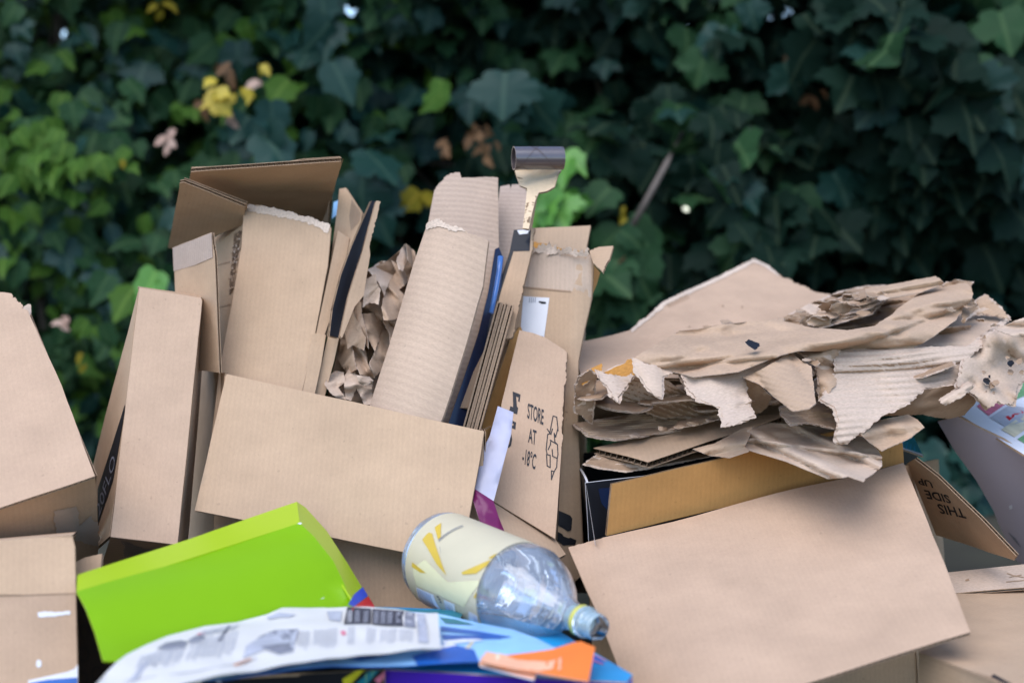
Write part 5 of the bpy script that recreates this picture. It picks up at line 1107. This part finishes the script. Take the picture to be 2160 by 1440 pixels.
class Leaves:
    def __init__(s): s.V = []; s.F = []; s.UV = []; s.M = []; s.nv = 0; s.mats = []
    def add(s, kind, pos, nrm, tip, size, m, rn):
        V, F, outl = PROTO[kind]
        z = nrm.normalized(); y = (tip - z * tip.dot(z)).normalized(); x = y.cross(z)
        for gd, gr in GD:                                # the few openings to the sky
            dn = gd.dot(z)
            if abs(dn) < 1e-4: continue
            t = (pos - CAM_LOC).dot(z) / dn
            if t < 1: continue
            h = CAM_LOC + gd * t - pos
            lx, ly = h.dot(x), h.dot(y)
            if abs(lx) < size * .78 + gr and -size * .1 - gr < ly < size + gr:
                k = (1 if abs(ly / size - .4) < .35 else .6)
                if abs(lx) < size * .62 * k + gr: return
        B = np.array([x, y, z]); 
        W = V * [rn.uniform(.82, 1.12), 1, rn.uniform(.2, 2.4)]; W[:, 2] += rn.uniform(-.25, .25) * W[:, 0] * W[:, 1] + rn.uniform(-.3, .1) * W[:, 1] ** 2 + .05 * np.sin(W[:, 0] * 9 + rn.random() * 6)
        s.V.append(W * size @ B + np.array(pos))
        s.F.extend([[i + s.nv for i in f] for f in F]); s.nv += len(V)
        u0, v0 = rn.randrange(400), rn.randrange(400)
        UV = V[:, :2] * [.55, .8] + [.5, .1]
        UV = np.clip(UV, .02, .98) + [u0, v0]
        for f in F: s.UV.extend(UV[f])
        if m not in s.mats: s.mats.append(m)
        s.M.extend([s.mats.index(m)] * len(F))
    def build(s, name, parent):
        me = bpy.data.meshes.new(name)
        a = np.concatenate(s.V) - np.array(parent['_o'])
        me.from_pydata(a.tolist(), [], s.F)
        ul = me.uv_layers.new(name='UVMap'); ul.data.foreach_set('uv', np.array(s.UV, dtype=np.float32).ravel())
        for m in s.mats: me.materials.append(m)
        me.polygons.foreach_set('material_index', s.M); me.polygons.foreach_set('use_smooth', [True] * len(s.F)); me.update()
        ob = bpy.data.objects.new(name, me); COL.objects.link(ob); ob.parent = parent
        return ob
LM = dict(
    dark=leaf_mat('dark_shaded_leaf', (.0035, .0115, .0070), (.009, .026, .0155), .6, .10, .08),  # maple green, darkened further to stand in for shade on the right
    mid=leaf_mat('mid_green_leaf', (.013, .038, .014), (.032, .085, .032), .55, .2, .12),
    bright=leaf_mat('bright_green_leaf', (.034, .085, .010), (.085, .18, .026), .55, .3, .12),
    teal=leaf_mat('sky_gloss_leaf', (.007, .030, .022), (.015, .054, .040), .5, .12, .22),  # green leaves with blue sky gloss put into the base colour
    yellow=leaf_mat('yellow_leaf', (.42, .30, .015), (.60, .46, .04), .5, .3),
    dim=leaf_mat('dull_yellow_leaf', (.16, .13, .01), (.28, .22, .02), .6, .3, .1),
    brown=leaf_mat('dead_brown_leaf', (.07, .04, .02), (.17, .09, .04), .7, .15, .2),
    pale=leaf_mat('withered_pale_leaf', (.36, .22, .16), (.52, .36, .28), .6, .2, .3),
    lime=leaf_mat('young_lime_leaf', (.09, .26, .03), (.14, .34, .06), .45, .3),
)
bark = plain('bark', (.10, .085, .07), .9, .2, .25, 50)
def stems(mb, rn, base, top, k):
    for i in range(k):
        a = Vector(base) + Vector((rn.uniform(-.5, .5), rn.uniform(-.1, .3), 0)); b = Vector((a.x + rn.uniform(-.5, .5), a.y + rn.uniform(-.25, .2), top * rn.uniform(.6, 1)))
        pts = [a.lerp(b, t / 7) + Vector((rn.uniform(-.05, .05), rn.uniform(-.04, .04), 0)) * (t > 0) for t in range(8)]
        tube(mb, pts, rn.uniform(.012, .022), .004, bark)
        for q in range(3):
            p = pts[rn.randint(2, 6)]; e = p + Vector((rn.uniform(-.5, .5), rn.uniform(-.3, .1), rn.uniform(.0, .5)))
            tube(mb, [p, p.lerp(e, .5) + Vector((0, 0, .04)), e], .007, .003, bark)
def front_y(x, z):
    """the lumpy face of the hedge"""
    y = 3.62 + .42 * noise.noise((x * 1.1, z * 1.3, 2.2)) + .24 * noise.noise((x * 2.7 + 5, z * 2.9, 9))
    y += .25 * max(0, z - .9) * .5
    if x > .3: y -= .12 * min(1, (x - .3))
    return y
SHRUBS = [  # name, label, category, centre x, half width, leaf kinds, size, count
    ('creeper', 'light green small-leaved creeper hanging at the far left of the hedge', 'creeper', -1.75, .85, [('ivy', 'bright', .45), ('ivy', 'mid', .45), ('oval', 'teal', .10)], (.045, .08), 7600),
    ('shrub', 'mid green leafy shrub behind the brown open flaps of the torn carton', 'shrub', -.62, .55, [('ivy', 'mid', .62), ('maple', 'teal', .28), ('ivy', 'bright', .10)], (.05, .10), 6800),
    ('shrub', 'deep green shrub with bluish sky-gloss leaves behind the cardboard tube on its stalk', 'shrub', .14, .42, [('maple', 'dark', .52), ('maple', 'mid', .28), ('maple', 'teal', .20)], (.06, .11), 5200),
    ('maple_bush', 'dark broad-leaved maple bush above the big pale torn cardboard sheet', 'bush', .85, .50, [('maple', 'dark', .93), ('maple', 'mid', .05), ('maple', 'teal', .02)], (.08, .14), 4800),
    ('maple_bush', 'maple bush with large lobed grey-green leaves at the far right of the hedge', 'bush', 1.85, .70, [('maple', 'dark', .58), ('maple', 'teal', .32), ('maple', 'mid', .10)], (.085, .15), 5000),
]
CL = [Leaves() for _ in SHRUBS]; ROOT = []
for i, (nm, lb, ct, cx, hw, kinds, sz, cnt) in enumerate(SHRUBS):
    rn = random.Random(100 + i)
    root = thing(nm, lb, ct, (cx, 4.1, 0)); ROOT.append(root)
    sb = MB(); stems(sb, rn, (cx, 4.2, 0), 1.9, 9); sb.build('stem', root)
    for k in range(cnt):
        while True:
            x = rn.gauss(cx, hw * .75)
            if abs(x - cx) < hw * 1.6: break
        z = rn.uniform(.02, 2.2)
        # clumps: leaves gather on lumps of the face, deeper ones fill behind
        deep = rn.random() ** 1.5
        y = front_y(x, z) + deep * 1.3
        lump = noise.noise((x * 3.1, z * 3.3, 40 + i))
        if deep < .6 and lump < -.02 and rn.random() < .85: y += .45
        kd, mm, pr = rn.choices(kinds, [q[2] for q in kinds])[0]
        nrm = Vector((rn.gauss(0, .45), -1 + rn.gauss(0, .35), rn.gauss(.55, .45)))
        if rn.random() < .25: nrm = Vector((rn.gauss(0, 1), rn.gauss(-.3, 1), rn.gauss(0, 1)))
        tip = Vector((rn.gauss(0, .5), rn.gauss(-.15, .3), -1))
        if mm == 'bright' and z < .9 and rn.random() < .3: mm = 'mid'
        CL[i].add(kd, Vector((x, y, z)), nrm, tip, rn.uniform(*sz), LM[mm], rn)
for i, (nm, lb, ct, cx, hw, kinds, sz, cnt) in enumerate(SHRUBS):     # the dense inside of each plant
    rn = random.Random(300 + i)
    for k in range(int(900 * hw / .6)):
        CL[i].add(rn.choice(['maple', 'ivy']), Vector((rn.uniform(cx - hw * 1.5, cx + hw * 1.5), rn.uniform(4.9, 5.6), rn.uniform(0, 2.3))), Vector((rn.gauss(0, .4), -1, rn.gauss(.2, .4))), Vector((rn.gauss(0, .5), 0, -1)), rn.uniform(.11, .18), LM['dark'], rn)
def cluster(i, px, py, spread, d, n, kind, mm, size, seed):
    rn = random.Random(seed)
    for k in range(n):
        a, b = rn.gauss(0, .5) * spread, rn.gauss(0, .5) * spread
        p = P(px + a, py + b, d + .72 + rn.uniform(-.05, .08))
        CL[i].add(kind, p, Vector((rn.gauss(0, .5), -1, rn.gauss(.4, .4))), Vector((rn.gauss(0, .7), 0, -1)), size * rn.uniform(.85, 1.4), LM[mm], rn)
# coloured leaves; the teal ones carry sky reflection in their colour
cluster(1, 445, 185, 26, 2.75, 4, 'ivy', 'yellow', .045, 1); cluster(1, 490, 195, 26, 2.75, 4, 'ivy', 'yellow', .04, 2)
cluster(1, 485, 135, 16, 2.77, 3, 'oval', 'brown', .04, 3); cluster(1, 545, 168, 10, 2.75, 2, 'oval', 'pale', .03, 4)
cluster(1, 490, 232, 14, 2.77, 3, 'oval', 'pale', .03, 41); cluster(1, 430, 215, 12, 2.77, 3, 'oval', 'brown', .035, 42)
cluster(1, 555, 140, 8, 2.76, 2, 'oval', 'yellow', .025, 5); cluster(0, 362, 292, 24, 2.72, 4, 'oval', 'pale', .03, 6)
cluster(0, 185, 335, 22, 2.75, 2, 'oval', 'dim', .025, 7); cluster(0, 258, 328, 6, 2.75, 1, 'oval', 'dim', .025, 8); cluster(0, 340, 8, 14, 3.0, 3, 'oval', 'dim', .04, 9)
cluster(0, 140, 670, 16, 2.7, 3, 'oval', 'pale', .03, 10); cluster(0, 185, 740, 20, 2.7, 2, 'oval', 'dim', .03, 11)
cluster(2, 1015, 285, 30, 2.75, 16, 'oval', 'brown', .028, 12); cluster(2, 935, 300, 20, 2.8, 6, 'oval', 'brown', .025, 13)
cluster(2, 915, 175, 22, 2.75, 3, 'ivy', 'bright', .05, 14); cluster(2, 890, 410, 14, 2.75, 3, 'ivy', 'dim', .05, 15)
cluster(2, 1170, 395, 30, 2.62, 5, 'maple', 'lime', .10, 16); cluster(2, 1205, 325, 14, 2.66, 3, 'ivy', 'lime', .06, 17)
cluster(2, 1315, 445, 22, 2.7, 3, 'oval', 'dim', .022, 18); cluster(2, 1300, 550, 26, 2.7, 4, 'oval', 'brown', .04, 19)
cluster(2, 1330, 500, 70, 2.72, 9, 'ivy', 'mid', .09, 20); cluster(2, 1300, 560, 60, 2.72, 8, 'maple', 'mid', .10, 21)
cluster(3, 1700, 120, 26, 2.9, 14, 'oval', 'brown', .03, 22); cluster(3, 1720, 205, 16, 2.9, 7, 'oval', 'brown', .03, 23)
cluster(3, 1620, 340, 40, 3.2, 5, 'ivy', 'bright', .05, 24); cluster(4, 1790, 470, 22, 2.8, 3, 'oval', 'brown', .04, 25)
cluster(4, 2110, 40, 50, 2.8, 3, 'maple', 'mid', .14, 26); cluster(4, 2140, 150, 20, 2.8, 2, 'ivy', 'bright', .06, 27)
cluster(4, 1960, 970, 60, 2.6, 9, 'maple', 'teal', .11, 28); cluster(4, 2020, 1010, 50, 2.62, 7, 'maple', 'teal', .10, 29)
cluster(2, 1090, 160, 60, 2.75, 4, 'maple', 'teal', .10, 30); cluster(1, 760, 390, 50, 2.75, 5, 'maple', 'teal', .12, 31)
cluster(4, 2000, 250, 90, 2.8, 5, 'maple', 'teal', .075, 32); cluster(4, 2060, 330, 80, 2.8, 4, 'maple', 'teal', .08, 33)
cluster(0, 60, 320, 110, 2.7, 26, 'ivy', 'bright', .055, 34); cluster(0, 170, 340, 90, 2.7, 16, 'ivy', 'bright', .05, 35); cluster(0, 330, 580, 30, 2.6, 4, 'ivy', 'lime', .08, 36)
cluster(1, 700, 60, 60, 2.8, 4, 'ivy', 'teal', .10, 37); cluster(1, 545, 270, 60, 2.75, 4, 'ivy', 'teal', .11, 38)
for c, root in zip(CL, ROOT): c.build('foliage', root)
# a bare dry stick caught in the leaves
bm_ = MB(); tube(bm_, [P(1335, 475, 3.42), P(1372, 408, 3.40), P(1405, 345, 3.42), P(1440, 282, 3.52)], .0085, .006, plain('dry_wood', (.15, .12, .10), .8, .3, .15, 40))
tag(bm_.build('stick'), 'bare grey stick leaning among the dark leaves right of the cardboard tube', 'stick')
